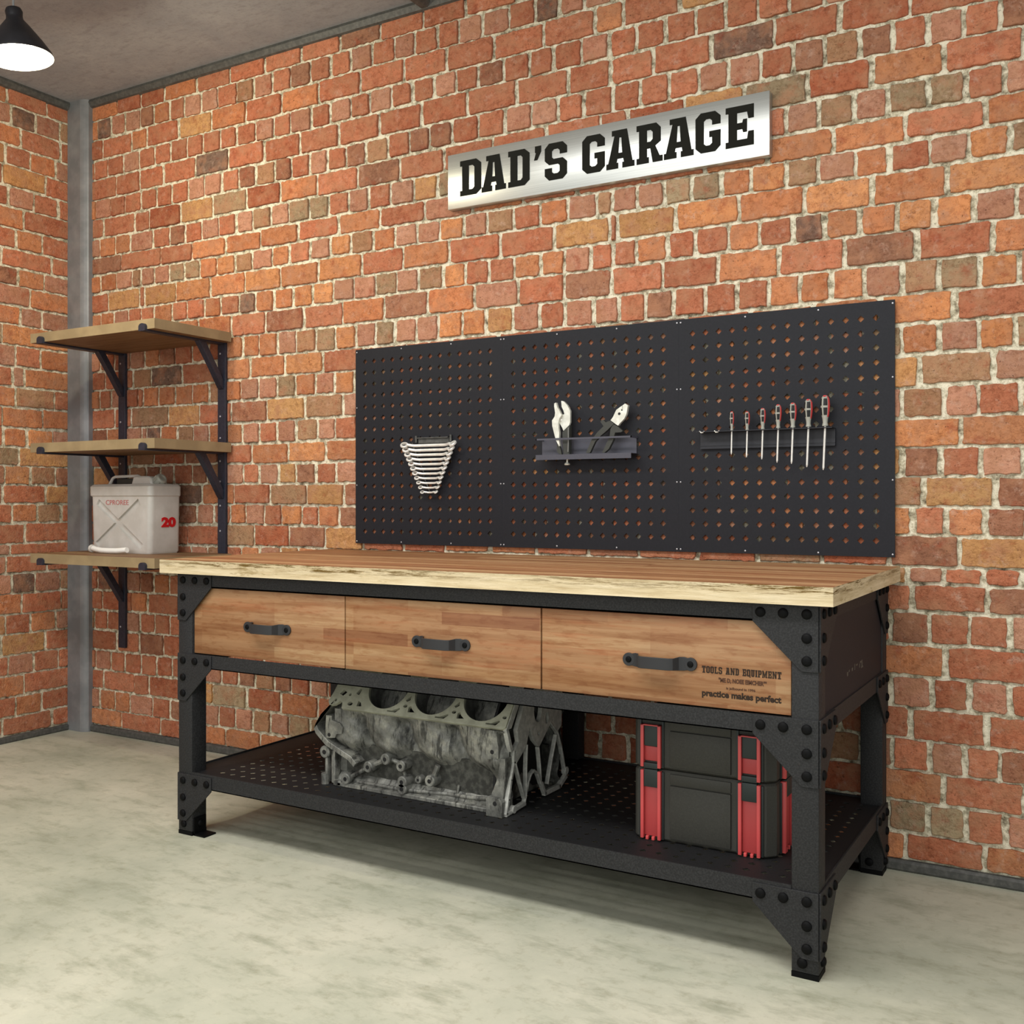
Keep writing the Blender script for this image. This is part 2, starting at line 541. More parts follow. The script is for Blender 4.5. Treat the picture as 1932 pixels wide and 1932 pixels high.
# ------------------------------------------------------------------ brick walls
ROWS={
'A':(2858,[295,598,792,990,1185,1378,1573,1769,1965,2151],[0,0,2,0,0,0,0,7,0,0,0]),
'B':(2779,[160,252,347,446,532,630,723,823,918,1029,1122,1224,1322,1424,1526,1627,1732,1835,1930,2030,2120,2222],[7,8,4,4,7,2,0,4,4,0,6,4,0,7,0,0,4,0,4,0,0,4,4]),
'C':(2689,[192,388,489,685,882,1079,1275,1466,1672,1875,2068,2265],[0,0,2,0,5,2,0,2,0,0,0,0,0]),
'D':(2599,[138,228,336,439,536,634,736,833,933,1029,1131,1230,1321,1432,1526,1629,1719,1820,1915,2013,2109,2202],[0,0,0,4,0,0,0,0,0,0,0,4,0,4,0,4,0,4,0,0,4,0,7]),
'E':(2511,[288,591,786,984,1179,1372,1570,1763,1957,2156],[5,0,0,8,0,0,0,0,0,0,0]),
'F':(2419,[146,249,343,449,549,647,745,842,942,1040,1134,1236,1326,1421,1513,1602,1701,1802,1903,1996,2092,2202],[0,4,0,0,0,0,0,4,4,0,7,6,7,0,4,0,7,6,0,7,7,0,0]),
'G':(2330,[199,405,502,698,891,1084,1269,1460,1661,1858,2056,2261],[2,0,0,1,5,9,1,2,0,7,0,0,0]),
'H':(2240,[174,277,378,526,630,726,823,924,1023,1119,1216,1314,1421,1518,1616,1714,1817,1925,2030],[7,2,2,4,0,7,0,4,0,4,6,4,9,9,0,4,0,4,5,9]),
'I':(2152,[319,575,767,963,1159,1361,1565,1766,1970],[0,0,0,2,2,2,0,2,0,4]),
'J':(2073,[178,284,391,449,536,630,720,817,915,1020,1113,1222,1314,1424,1526,1628,1732,1836,1937,2039,2141,2240],[9,2,4,6,4,4,9,9,2,3,6,4,2,0,4,3,6,2,4,4,3,4,6]),
'K':(1992,[231,439,469,669,876,1076,1269,1466,1678,1876,2080],[6,5,0,5,3,2,3,2,3,0,2,0]),
'L':(1903,[181,272,368,534,643,736,842,939,1040,1134,1234,1336,1436,1540,1643,1746,1846,1943,2052,2150,2246],[6,2,4,0,2,0,0,2,0,8,2,2,3,3,4,4,9,4,6,3,0,0]),
'M':(1819,[806,1000,1190,1390,1588,1787,1986,2185],[2,2,0,7,0,2,7,2,4]),
'N':(1727,[177,272,381,566,663,767,868,967,1060,1153,1250,1351,1451,1552,1650,1746,1836,1934,2032,2135,2234],[0,0,4,4,7,0,0,0,2,2,2,4,6,9,3,4,9,4,4,3,3,5]),
'O':(1635,[212,395,515,704,911,1101,1290,1489],[7,0,6,8,0,2,2,3,0]),
'P':(1549,[172,332,429,463,562,663,767,868,963,1051,1150,1250,1349,1448,1549,1640],[7,0,0,0,2,2,2,2,6,2,4,4,9,2,4,3,9]),
'Q':(1462,[272,386,622,811,997,1194,1395,1586],[0,0,6,5,0,7,5,6,4]),
'R':(1373,[222,337,453,486,576,677,776,868,967,1060,1154,1250,1349,1463,1549],[2,2,4,4,8,2,6,4,2,2,4,0,4,6,4,0]),
'S':(1286,[182,386,534,722,924,1113,1310,1504],[0,2,6,1,7,0,2,3,2]),
'T':(1203,[131,252,371,482,571,654,767,859,963,1064,1150,1258,1352,1452,1556],[5,5,6,6,7,4,0,7,6,4,0,4,5,7,0,4]),
'U':(1120,[222,419,617,824,1014,1211,1406,1593],[0,0,0,8,2,0,6,5,7]),
'V':(1034,[212,332,448,562,690,794,898,992,1080,1182,1274,1379,1467,1567],[0,2,0,0,7,7,4,0,2,4,0,3,0,2,7]),
'W':(951,[162,361,543,740,933,1126,1314,1501],[0,0,7,0,0,6,1,7,5]),
'X':(863,[1154,1266],[4,4,5]),
}
LEFT={
'A':([-146],[0,0]),
'B':([-318,-203,-78],[4,8,4,6]),
'C':([-271,-74],[2,0,0]),
'D':([-345,-227,-100],[5,0,2,4]),
'E':([-154],[5,0]),
'F':([-333,-211,-87],[0,4,0,0]),
'G':([-259],[2,0]),
'H':([-298,-170],[0,2,0]),
'I':([-364,-120],[0,0,0]),
'J':([-286,-158],[7,2,4]),
'K':([-227],[4,2]),
'L':([-275,-170],[2,4,4]),
'M':([-360],[9,3]),
'N':([-298,-174],[4,0,2]),
'O':([-310,-255],[0,4,2]),
'P':([-298,-108],[2,6,0]),
'Q':([-360,-167],[0,2,2]),
'R':([-243,-116],[2,3,4]),
'S':([-280],[9,5]),
'T':([-348,-226,-103],[7,3,6,7]),
'U':([-150],[0,5]),
'V':([-316,-193,-72],[0,2,6,0]),
'W':([-255],[0,0]),
'X':([-324],[4,0]),
}
TONES = [(176, 103, 78), (160, 86, 62), (186, 114, 80), (198, 126, 86), (178, 120, 100),
         (184, 128, 86), (158, 114, 88), (146, 94, 75), (112, 82, 72), (152, 122, 98)]
KEYS = 'ABCDEFGHIJKLMNOPQRSTUVWX'
PERIOD, VPERIOD = 2.2743, 2.044
rnd = random.Random(11)
def fill_row(js, cols, header, lo, hi):
    """joints (sorted, m) and colours of the runs between them -> list of (x0, x1, code)"""
    unit = 0.1 if header else 0.197
    pool = (0, 0, 0, 2, 4, 4, 2, 0, 0, 6, 7) if header else (0, 0, 2, 0, 2, 0, 0, 1, 2, 0, 7)
    out = []
    for (a, b), c in zip(zip(js[:-1], js[1:]), cols):
        k = max(1, round((b-a)/unit)) if (b-a) > 1.5*unit else 1
        for i in range(k):
            out.append((a+(b-a)*i/k, a+(b-a)*(i+1)/k, c if i == 0 else rnd.choice(pool)))
    return [s for s in out if s[1] > lo and s[0] < hi]
def course_list():
    res = []
    for tile in (0, 1):
        for i, k in enumerate(KEYS):
            top = ROWS[k][0]/1000 - VPERIOD*tile
            nxt = (ROWS[KEYS[i+1]][0]/1000 if i < 23 else ROWS['A'][0]/1000-VPERIOD) - VPERIOD*tile
            if top < 0.0:
                continue
            res.append((k, i % 2 == 1, top, max(nxt, 0.001)))
    return res
def bricks(mb, tones, segs, top, bot, fn, depth=0.0090):
    m = 0.0084
    for x0, x1, code in segs:
        w = x1-x0
        h = top-bot
        if w < 0.016 or h < 0.016:
            continue
        wob = 0.0025*sin(x0*5.1+top*9)
        a, b = x0+m*rnd.uniform(.6, 1.3), x1-m*rnd.uniform(.6, 1.3)
        c, d = bot+0.0058*rnd.uniform(.6, 1.3)+wob, top-0.0058*rnd.uniform(.6, 1.3)+wob
        nx = max(4, int((b-a)/0.013))
        nz = 5
        pts = []
        j = 0.0026
        ch = rnd.uniform(0.001, 0.006)
        def J():
            return rnd.uniform(-j, j)
        for i in range(nx):
            pts.append((a+ch+(b-a-2*ch)*i/(nx-1)+J(), c+J()))
        for i in range(nz):
            pts.append((b+J(), c+ch+(d-c-2*ch)*i/(nz-1)+J()))
        for i in range(nx):
            pts.append((b-ch-(b-a-2*ch)*i/(nx-1)+J(), d+J()))
        for i in range(nz):
            pts.append((a+J(), d-ch-(d-c-2*ch)*i/(nz-1)+J()))
        n = len(pts)
        cx, cz = (a+b)/2, (c+d)/2
        pr = depth+rnd.uniform(-0.0025, 0.003)
        sx, sz = 1-0.0042/(b-a), 1-0.0042/(d-c)
        v = [fn(p[0], p[1], 0.001) for p in pts]
        v += [fn(p[0], p[1], -pr+0.002) for p in pts]
        v += [fn(cx+(p[0]-cx)*sx, cz+(p[1]-cz)*sz, -pr) for p in pts]
        f = [(i, (i+1) % n, (i+1) % n+n, i+n) for i in range(n)]
        f += [(i+n, (i+1) % n+n, (i+1) % n+2*n, i+2*n) for i in range(n)]
        v.append(fn(cx, cz, -pr-0.0006))
        f += [(2*n+i, 2*n+(i+1) % n, 3*n) for i in range(n)]
        mb.add(v, f)
        t = TONES[code]
        k1, k2 = rnd.uniform(0.92, 1.07), rnd.uniform(-5, 5)
        lin = tuple(s2l(min(255, max(0, ch_*k1*1.06+q*k2))) for ch_, q in zip((t[0]*0.945, t[1]*1.0, t[2]*0.97), (0.4, 1, 1)))
        tones += [lin]*len(f)
def wall(name, mb, tones, mortar_faces):
    o = mb.build(name, [M['mortar'], M['brick']], kind='structure', recalc=False)
    me = o.data
    a = me.color_attributes.new('tone', 'FLOAT_COLOR', 'CORNER')
    buf = []
    for p, t in zip(me.polygons, tones):
        buf += [t[0], t[1], t[2], 1.0]*len(p.vertices)
    a.data.foreach_set('color', buf)
    return o
WX = 5.4
H = 2.874
mb = MB()
tones = []
mb.box(-0.12, WX, 0.0045, 0.12, 0.0, H)
tones += [(0.5, 0.5, 0.5)]*6
mb.cur = 1
for k, hd, top, bot in course_list():
    z, js, cs = ROWS[k]
    js = [j/1000 for j in js]
    allj, allc = [], []
    for rep in (-1, 0, 1, 2):
        allj += [j+PERIOD*rep for j in js]
        allc += list(cs[1:])
    segs = fill_row(allj, allc, hd, 0.02, WX)
    segs = [(max(a, 0.004), min(b, WX), c) for a, b, c in segs]
    bricks(mb, tones, segs, min(top, H), bot, lambda u, v, w: (u, 0.0045+w, v))
wall('wall_right', mb, tones, 6)

mb = MB()
tones = []
WY = 2.7
mb.box(-0.12, -0.0045, -WY, 0.12, 0.0, H)
tones += [(0.5, 0.5, 0.5)]*6
mb.cur = 1
for k, hd, top, bot in course_list():
    js, cs = LEFT[k]
    js = [j/1000 for j in js]
    unit = 0.11 if hd else 0.205
    lo = [js[0]]
    while lo[0] > -WY:
        lo.insert(0, lo[0]-unit*rnd.uniform(.92, 1.08))
    right_end = 0.0
    alljs = lo+js[1:]+[right_end]
    cc = [rnd.choice((0, 0, 2, 4, 2, 0, 6, 7)) for _ in range(len(lo)-2)]+list(cs)
    segs = []
    for (a, b), c in zip(zip(alljs[:-1], alljs[1:]), cc):
        segs.append((max(a, -WY), b, c))
    bricks(mb, tones, segs, min(top, H), bot, lambda u, v, w: (-0.0045-w, u, v))
wall('wall_left', mb, tones, 6)

# floor, ceiling, trims, corner column
MB().box(-0.12, WX, -5.2, 0.12, -0.06, 0.0).build('floor', M['floor'], kind='structure')
MB().box(-0.12, WX, -2.7, 0.12, H, H+0.08).build('ceiling', M['ceiling'], kind='structure')
def prof_bar(mb, axis, a, b, pts):
    mb.prism(pts, axis, a, b)
mb = MB()
mb.prism([(0.0, 0.0), (-0.012, 0.0), (-0.016, 0.006), (-0.016, 0.024), (-0.010, 0.031), (0.0, 0.032)], 'x', 0.10, WX)
mb.build('baseboard_right', M['trim'], kind='structure')
mb = MB()
mb.prism([(0.0, 0.0), (0.012, 0.0), (0.016, 0.006), (0.016, 0.022), (0.010, 0.026), (0.0, 0.027)], 'y', -WY, -0.035)
mb.build('baseboard_left', M['trim'], kind='structure')
mb = MB()
mb.prism([(0.0, H), (-0.022, H), (-0.026, H-0.012), (-0.016, H-0.031), (0.0, H-0.035)], 'x', 0.10, WX)
mb.build('trim_1', M['trim'], kind='structure')
mb = MB()
mb.prism([(0.0, H), (0.022, H), (0.026, H-0.012), (0.016, H-0.031), (0.0, H-0.035)], 'y', -WY, -0.035)
mb.build('trim_2', M['trim'], kind='structure')
mb = MB()
mb.prism([(1.945, H), (2.02, H), (2.01, H-0.018), (1.995, H-0.030), (1.97, H-0.030), (1.955, H-0.018)], 'y', -WY, -0.012)
mb.build('trim_3', M['trim'], kind='structure')
mb = MB()
mb.prism([(0.0, 0.0), (0.0, -0.038), (0.006, -0.044), (0.094, -0.044), (0.104, -0.0405), (0.112, -0.037), (0.124, -0.030), (0.128, -0.024), (0.128, 0.0)], 'z', 0.0, H)
mb.build('trim_4', M['column'], kind='structure')

SM = 35
def fin(o, ang=SM, bevel=0.0):
    """soft shading with crisp arrises; small rounded edges where the thing has them"""
    me = o.data
    me.polygons.foreach_set('use_smooth', [True]*len(me.polygons))
    me.set_sharp_from_angle(angle=radians(ang))
    if bevel:
        b = o.modifiers.new('bevel', 'BEVEL')
        b.width = bevel
        b.segments = 2
        b.limit_method = 'ANGLE'
        b.angle_limit = radians(40)
        b.harden_normals = False
    return o
def part(name, mb, mat, parent, bevel=0.0, loc=None, label=None, ang=SM):
    o = mb.build(name, mat, parent, loc)
    fin(o, ang, bevel)
    if label:
        o['label'] = label
    return o
def copy_child(src, parent, world):
    o = src.copy()
    col.objects.link(o)
    o.parent = parent
    o.location = Vector(world)-worldloc(parent)
    return o

# ================================================================== workbench
X0, X1, YF, YB = 1.592, 3.586, -0.81, -0.020
LEG = 0.060
bench = thing('workbench', 'long black steel workbench with thick wooden top and three wooden drawers', 'workbench', ((X0+X1)/2, (YF+YB)/2, 0))
# worktop: staves on the faces above and below, torn edge grain round the sides
mb = MB()
wx0, wx1, wy0, wy1, wz0, wz1 = 1.542, 3.624, -0.842, -0.024, 0.823, 0.865
mb.cur = 0
mb.add([(wx0, wy0, wz1), (wx1, wy0, wz1), (wx1, wy1, wz1), (wx0, wy1, wz1)], [(0, 1, 2, 3)])
mb.add([(wx0, wy0, wz0), (wx1, wy0, wz0), (wx1, wy1, wz0), (wx0, wy1, wz0)], [(3, 2, 1, 0)])
mb.cur = 1
r2 = random.Random(3)
def edge_strip(p, q, nrm):
    n = int((Vector(q)-Vector(p)).length/0.02)
    rows = [0, 0.25, 0.6, 0.85, 1.0]
    vs_, fs = [], []
    for i in range(n+1):
        t = i/n
        for k, rr in enumerate(rows):
            d = 0 if k in (0, 4) or i in (0, n) else r2.uniform(-0.0022, 0.0)
            vs_.append((p[0]+(q[0]-p[0])*t+nrm[0]*d, p[1]+(q[1]-p[1])*t+nrm[1]*d, wz0+(wz1-wz0)*rr))
    m = len(rows)
    for i in range(n):
        for k in range(m-1):
            fs.append((i*m+k, (i+1)*m+k, (i+1)*m+k+1, i*m+k+1))
    mb.add(vs_, fs)
edge_strip((wx0, wy0), (wx1, wy0), (0, -1))
edge_strip((wx1, wy0), (wx1, wy1), (1, 0))
edge_strip((wx1, wy1), (wx0, wy1), (0, 1))
edge_strip((wx0, wy1), (wx0, wy0), (-1, 0))
part('worktop', mb, [M['worktop'], M['edge']], bench, label='thick timber worktop with torn pale edges')

legs = [(X0, YF), (X1-LEG, YF), (X0, YB-LEG), (X1-LEG, YB-LEG)]
leg0 = None
for x, y in legs:
    if leg0 is None:
        leg0 = part('leg', MB().box(x, x+LEG, y, y+LEG, 0.012, wz0, 0.003), M['frame'], bench, loc=(x, y, 0))
    else:
        copy_child(leg0, bench, (x, y, 0))
part('leg', MB().box(2.57, 2.63, YB-0.045, YB, 0.20, 0.53, 0.003), M['frame'], bench)
# rails on three levels, front, back and both ends
LV = [(0.7815, wz0), (0.5285, 0.571), (0.1545, 0.2005)]
for z0, z1 in LV:
    for y in (YF, YB-0.004-0.0):
        part('rail', MB().box(X0+LEG, X1-LEG, y, y+0.004, z0, z1).box(X0+LEG, X1-LEG, y, y+0.026 if y < -0.5 else y+0.004, z0, z0+0.003), M['frame'], bench)
    for x in (X0, X1-0.004):
        part('rail', MB().box(x, x+0.004, YF+LEG, YB-LEG, z0, z1), M['frame'], bench)
# gusset plates with their five bolts each
def gusset_shape(s):          # along, up
    return [(0, 0), (s*0.1465, 0), (s*0.1465, -0.042), (s*0.037, -0.148), (0, -0.148)]
bp = [(0.025, -0.021), (0.077, -0.021), (0.128, -0.021), (0.025, -0.074), (0.025, -0.124)]
bolt0 = {}
def dome(mb, base, nrm, r=0.0112, h=0.007):
    R = Vector((0, 0, 1)).rotation_difference(Vector(nrm)).to_matrix()
    mb.lathe([(r*1.02, 0), (r, h*0.45), (r*0.8, h*0.8), (r*0.45, h*0.97), (0.0005, h)], base, 20, R)
    return mb
def gusset(axis, x, y, s, ztop, nrm):
    t = 0.0045
    mb = MB()
    if axis == 'y':           # plate facing -y
        mb.prism([(x+u, ztop+v) for u, v in gusset_shape(s)], 'y', y-t, y)
    else:                     # plate facing +-x
        a, b = (x, x+t) if nrm > 0 else (x-t, x)
        mb.prism([(y+u, ztop+v) for u, v in gusset_shape(s)], 'x', a, b)
    g = part('gusset_plate', mb, M['frame'], bench, 0.001)
    for u, v in bp:
        if axis == 'y':
            p, n, key = (x+s*u, y-t, ztop+v), (0, -1, 0), 'f'
        else:
            p, n, key = (x+nrm*t, y+s*u, ztop+v), (nrm, 0, 0), nrm
        if key not in bolt0:
            bolt0[key] = part('bolt', dome(MB(), p, n), M['bolt'], g, loc=p)
        else:
            copy_child(bolt0[key], g, p)
for zt in (wz0-0.0005, 0.570, 0.1925):
    gusset('y', X0, YF, 1, zt, 0)
    gusset('y', X1, YF, -1, zt, 0)
    gusset('x', X1, YF, 1, zt, 1)
    gusset('x', X1, YB, -1, zt, 1)
    gusset('x', X0, YF, 1, zt, -1)
    gusset('x', X0, YB, -1, zt, -1)
# feet: angle brackets bolted to the insides of the legs
for x, y, s in ((X0, YF, 1), (X1-LEG, YF, 1), (X0, YB-LEG, 1), (X1-LEG, YB-LEG, 1)):
    sx = 1 if x < 2 else -1
    xi = x+LEG if sx > 0 else x
    mb = MB().box(x, x+LEG, y, y+LEG, 0.0, 0.012)
    if not (x > 2 and y < -0.5):
        a, b = sorted((xi, xi+sx*0.048))
        mb.box(a, b, y+0.006, y+LEG-0.006, 0.0, 0.005)
        a, b = sorted((xi, xi+sx*0.005))
        mb.box(a, b, y+0.006, y+LEG-0.006, 0.0, 0.055)
        dome(mb, (xi+sx*0.005, y+LEG/2, 0.035), (sx, 0, 0))
    dome(mb, (x+0.024, y, 0.034), (0, -1, 0))
    if x > 2:
        dome(mb, (X1, y+0.030, 0.034), (1, 0, 0), h=0.009)
    part('foot_bracket', mb, M['bolt'], bench)
# end panels and drawer housing
part('end_panel', MB().box(X1-0.010, X1-0.0035, YF+LEG, YB-LEG, 0.571, 0.7815), M['peg'], bench)
part('end_panel', MB().box(X0+0.0035, X0+0.010, YF+LEG, YB-LEG, 0.571, 0.7815), M['peg'], bench)
part('drawer_housing', MB().box(X0+LEG+0.002, X1-LEG-0.002, YF+0.026, YB-0.03, 0.572, 0.80), M['black'], bench)
# abstract pale dashes in place of unreadable lettering on the end panel
mb = MB()
for i, (y, z, w, h) in enumerate([(-0.515, 0.628, 0.012, 0.010), (-0.495, 0.633, 0.010, 0.005), (-0.462, 0.632, 0.014, 0.008), (-0.430, 0.634, 0.006, 0.015),
                                  (-0.410, 0.636, 0.018, 0.004), (-0.365, 0.637, 0.022, 0.005), (-0.372, 0.629, 0.008, 0.010), (-0.345, 0.632, 0.010, 0.016), (-0.350, 0.622, 0.022, 0.004)]):
    mb.box(X1-0.0036, X1-0.0032, y, y+w, z-h/2, z+h/2)
part('pale_marks', mb, m_plain('pale_marks', rgb(84, 80, 72), 0.7), bench)
# perforated shelf
mb = MB()
holes = []
for i in range(44):
    for j in range(16):
        x, y = 1.725+0.0431*i, -0.7515+0.0434*j
        if x < 3.56:
            holes.append(dia(x, y, 0.0098))
plate(mb, [(X0+0.005, YF+0.005), (X1-0.005, YF+0.005), (X1-0.005, YB-0.006), (X0+0.005, YB-0.006)], holes, XY(0.1945), 0.002)
part('perforated_shelf', mb, M['tray'], bench)
# drawers
for i, (a, b) in enumerate([(1.654, 2.2565), (2.2605, 2.8905), (2.8950, 3.5235)]):
    d = part('drawer', MB().box(a, b, -0.802, -0.785, 0.5735, 0.7790, 0.0012), M['drawer'], bench)
    xc, zc = (a+b)/2+(0.007 if i == 0 else 0.012 if i == 1 else 0.003), 0.669
    mb = MB()
    yf = -0.802
    # strap handle: flat round ends, bar standing proud of the front
    path = [(-0.090, 0), (-0.062, 0), (-0.052, -0.006), (-0.044, -0.024), (-0.034, -0.030), (0.034, -0.030), (0.044, -0.024), (0.052, -0.006), (0.062, 0), (0.090, 0)]
    hh = [0.010, 0.016, 0.016, 0.014, 0.014, 0.014, 0.014, 0.016, 0.016, 0.010]
    vs_ = []
    for (px, py), h_ in zip(path, hh):
        for dy in (0, -0.005):
            for s_ in (-1, 1):
                vs_.append((xc+px, yf+py+dy, zc+s_*h_))
    fs = []
    for k in range(len(path)-1):
        o_ = k*4
        fs += [(o_, o_+1, o_+5, o_+4), (o_+2, o_+6, o_+7, o_+3), (o_+1, o_+3, o_+7, o_+5), (o_, o_+4, o_+6, o_+2)]
    e = (len(path)-1)*4
    fs += [(0, 2, 3, 1), (e, e+1, e+3, e+2)]
    mb.add(vs_, fs)
    for s_ in (-1, 1):
        mb.cyl((xc+s_*0.078, yf, zc), (xc+s_*0.078, yf-0.0052, zc), 0.0158, n=20)
    mb.cur = 1
    for s_ in (-1, 1):
        dome(mb, (xc+s_*0.078, yf-0.005, zc), (0, -1, 0), 0.0075, 0.0035)
    part('drawer_handle', mb, [M['strap'], M['bolt']], d, 0.001)
    if i == 2:
        mb = MB()
        text_mb(mb, 'practice makes perfect', lambda u, v, w_: (3.317+u, -0.8023+w_, 0.5935+v), 0.185, 0.0200, 0.0003, 0.04)
        part('drawer_lettering', mb, M['print'], d)
        drawer3 = d
        mb = MB()
        text_mb(mb, '"ME D, NOEE EIMCHER"\u00b0', lambda u, v, w_: (3.357+u, -0.8023+w_, 0.6315+v), 0.112, 0.0125, 0.0003, 0.04)
        text_mb(mb, 'is jailbound in 1996', lambda u, v, w_: (3.375+u, -0.8023+w_, 0.6165+v), 0.068, 0.0075, 0.0003, 0.02)
        part('drawer_small_print', mb, M['faint'], d)

# ================================================================== sign
sign = thing('wall_sign', 'brushed steel sign reading DAD\u2019S GARAGE in dark slab letters', 'sign', (2.675, -0.005, 2.184))
part('sign_panel', MB().box(2.0965, 3.2545, -0.036, -0.006, 2.0875, 2.2810, 0.001), M['sign'], sign)
t_ = 0.2
def gl(ch, w):
    if ch == 'D':
        return [(0, 0), (w-.16, 0), (w, .13), (w, .87), (w-.16, 1), (0, 1), (0, .85), (.07, .85), (.07, .15), (0, .15)], [[(.29, .16), (w-.28, .16), (w-.22, .22), (w-.22, .78), (w-.28, .84), (.29, .84)]]
    if ch == 'A':
        c = w/2
        return [(0, 0), (.34, 0), (.34, .15), (.295, .15), (.315, .25), (w-.315, .25), (w-.295, .15), (w-.34, .15), (w-.34, 0), (w, 0), (w, .15), (w-.055, .15), (c+.19, 1), (c-.24, 1), (c-.24, .86), (c-.165, .86), (.055, .15), (0, .15)], [[(.345, .40), (w-.345, .40), (c+.03, .80), (c-.03, .80)]]
    if ch == 'S':
        return [(0, .13), (.13, 0), (w-.13, 0), (w, .12), (w, .45), (w-.13, .57), (.27, .57), (.22, .62), (.22, .78), (.28, .83), (w-.28, .83), (w-.22, .78), (w-.22, .68), (w, .68), (w, .87), (w-.13, 1), (.13, 1), (0, .87), (0, .54), (.13, .42), (w-.28, .42), (w-.22, .37), (w-.22, .22), (w-.28, .17), (.28, .17), (.22, .22), (.22, .33), (0, .33)], []
    if ch == 'G':
        return [(.14, 0), (w-.14, 0), (w, .13), (w, .52), (.36, .52), (.36, .37), (w-.22, .37), (w-.22, .22), (w-.28, .17), (.28, .17), (.22, .22), (.22, .78), (.28, .83), (w-.28, .83), (w-.22, .78), (w-.22, .67), (w, .67), (w, .87), (w-.14, 1), (.14, 1), (0, .87), (0, .13)], []
    if ch == 'R':
        return [(0, 0), (.34, 0), (.34, .15), (.29, .15), (.29, .37), (.38, .37), (w-.27, 0), (w, 0), (w, .15), (w-.08, .15), (w-.2, .42), (w-.05, .52), (w-.05, .87), (w-.17, 1), (0, 1), (0, .85), (.07, .85), (.07, .15), (0, .15)], [[(.29, .54), (w-.33, .54), (w-.27, .60), (w-.27, .78), (w-.33, .84), (.29, .84)]]
    if ch == 'E':
        return [(0, 0), (w, 0), (w, .35), (w-.14, .35), (w-.17, .17), (.29, .17), (.29, .42), (.42, .42), (.44, .34), (.54, .34), (.54, .66), (.44, .66), (.42, .58), (.29, .58), (.29, .83), (w-.17, .83), (w-.14, .66), (w, .66), (w, 1), (0, 1), (0, .85), (.07, .85), (.07, .15), (0, .15)], []
    return [(.03, 1), (.22, 1), (.22, .84), (.10, .62), (0, .62), (.06, .82), (.03, .82)], []
def gl2(ch, w):
    if ch == 'T':
        return [(w/2-.24, 0), (w/2+.24, 0), (w/2+.24, .14), (w/2+.13, .14), (w/2+.13, .82), (w-.12, .82), (w-.12, .66), (w, .66), (w, 1), (0, 1), (0, .66), (.12, .66), (.12, .82), (w/2-.13, .82), (w/2-.13, .14), (w/2-.24, .14)], []
    if ch in 'OQ':
        o = [(.12, 0), (w-.12, 0), (w, .12), (w, .88), (w-.12, 1), (.12, 1), (0, .88), (0, .12)]
        if ch == 'Q':
            o = [(.12, 0), (w-.2, 0), (w-.1, -.16), (w+.05, -.1), (w-.05, .06), (w, .12), (w, .88), (w-.12, 1), (.12, 1), (0, .88), (0, .12)]
        return o, [[(.24, .18), (w-.24, .18), (w-.24, .82), (.24, .82)]]
    if ch == 'L':
        return [(0, 0), (w, 0), (w, .34), (w-.12, .34), (w-.12, .18), (.30, .18), (.30, .86), (.38, .86), (.38, 1), (0, 1), (0, .86), (.06, .86), (.06, .14), (0, .14)], []
    if ch == 'N':
        return [(0, 0), (.30, 0), (.30, .14), (.24, .14), (.24, .60), (w-.28, 0), (w-.06, 0), (w-.06, .86), (w, .86), (w, 1), (w-.30, 1), (w-.30, .86), (w-.24, .86), (w-.24, .45), (.26, 1), (0, 1), (0, .86), (.06, .86), (.06, .14), (0, .14)], []
    if ch == 'U':
        return [(.16, 0), (w-.16, 0), (w-.05, .12), (w-.05, .86), (w, .86), (w, 1), (w-.32, 1), (w-.32, .86), (w-.27, .86), (w-.27, .18), (.27, .18), (.27, .86), (.32, .86), (.32, 1), (0, 1), (0, .86), (.05, .86), (.05, .12)], []
    if ch == 'I':
        return [(0, 0), (w, 0), (w, .14), (w-.05, .14), (w-.05, .86), (w, .86), (w, 1), (0, 1), (0, .86), (.05, .86), (.05, .14), (0, .14)], []
    if ch == 'P':
        return [(0, 0), (.36, 0), (.36, .14), (.29, .14), (.29, .36), (w-.12, .36), (w, .48), (w, .88), (w-.12, 1), (0, 1), (0, .86), (.06, .86), (.06, .14), (0, .14)], [[(.29, .52), (w-.22, .52), (w-.22, .84), (.29, .84)]]
    if ch == 'M':
        return [(0, 0), (.28, 0), (.28, .14), (.23, .14), (.23, .60), (w/2-.07, .05), (w/2+.07, .05), (w-.23, .60), (w-.23, .14), (w-.28, .14), (w-.28, 0), (w, 0), (w, .14), (w-.05, .14), (w-.05, .86), (w, .86), (w, 1), (w-.24, 1), (w/2, .45), (.24, 1), (0, 1), (0, .86), (.05, .86), (.05, .14), (0, .14)], []
    return gl(ch, w)
line = 'TOOLS AND EQUIPMENT'
wid = {' ': .42, 'I': .34, 'M': .86, 'T': .66, 'N': .74, 'A': .72}
tot = sum(wid.get(c, .62)+.09 for c in line)-.09
mb = MB()
hx, u0 = 0.0160, 0.0
for c in line:
    w = wid.get(c, .62)
    if c != ' ':
        kx = 0.185/tot
        o_, h_ = gl2(c, w)
        plate(mb, [(3.317+(u0+u)*kx, 0.6520+v*hx) for u, v in o_], [[(3.317+(u0+u)*kx, 0.6520+v*hx) for u, v in h] for h in h_], XZ(-0.8023), 0.0005)
    u0 += w+.09
part('drawer_title', mb, M['print'], drawer3)
HL, ZL = 0.124, 2.1275
for ch, a, b in (('D', 2.149, 2.236), ('A', 2.2385, 2.3365), ('D', 2.3465, 2.4305), ('c', 2.4480, 2.4750), ('S', 2.4895, 2.5735), ('G', 2.630, 2.712), ('A', 2.7175, 2.8165), ('R', 2.824, 2.913), ('A', 2.9175, 3.0160), ('G', 3.022, 3.103), ('E', 3.119, 3.207)):
    mb = MB()
    w = (b-a)/HL
    o_, h_ = gl(ch, w)
    plate(mb, [(a+u*HL, ZL+v*HL) for u, v in o_], [[(a+u*HL, ZL+v*HL) for u, v in h] for h in h_], XZ(-0.0365), 0.0016)
    part('sign_letter', mb, M['ink'], sign)

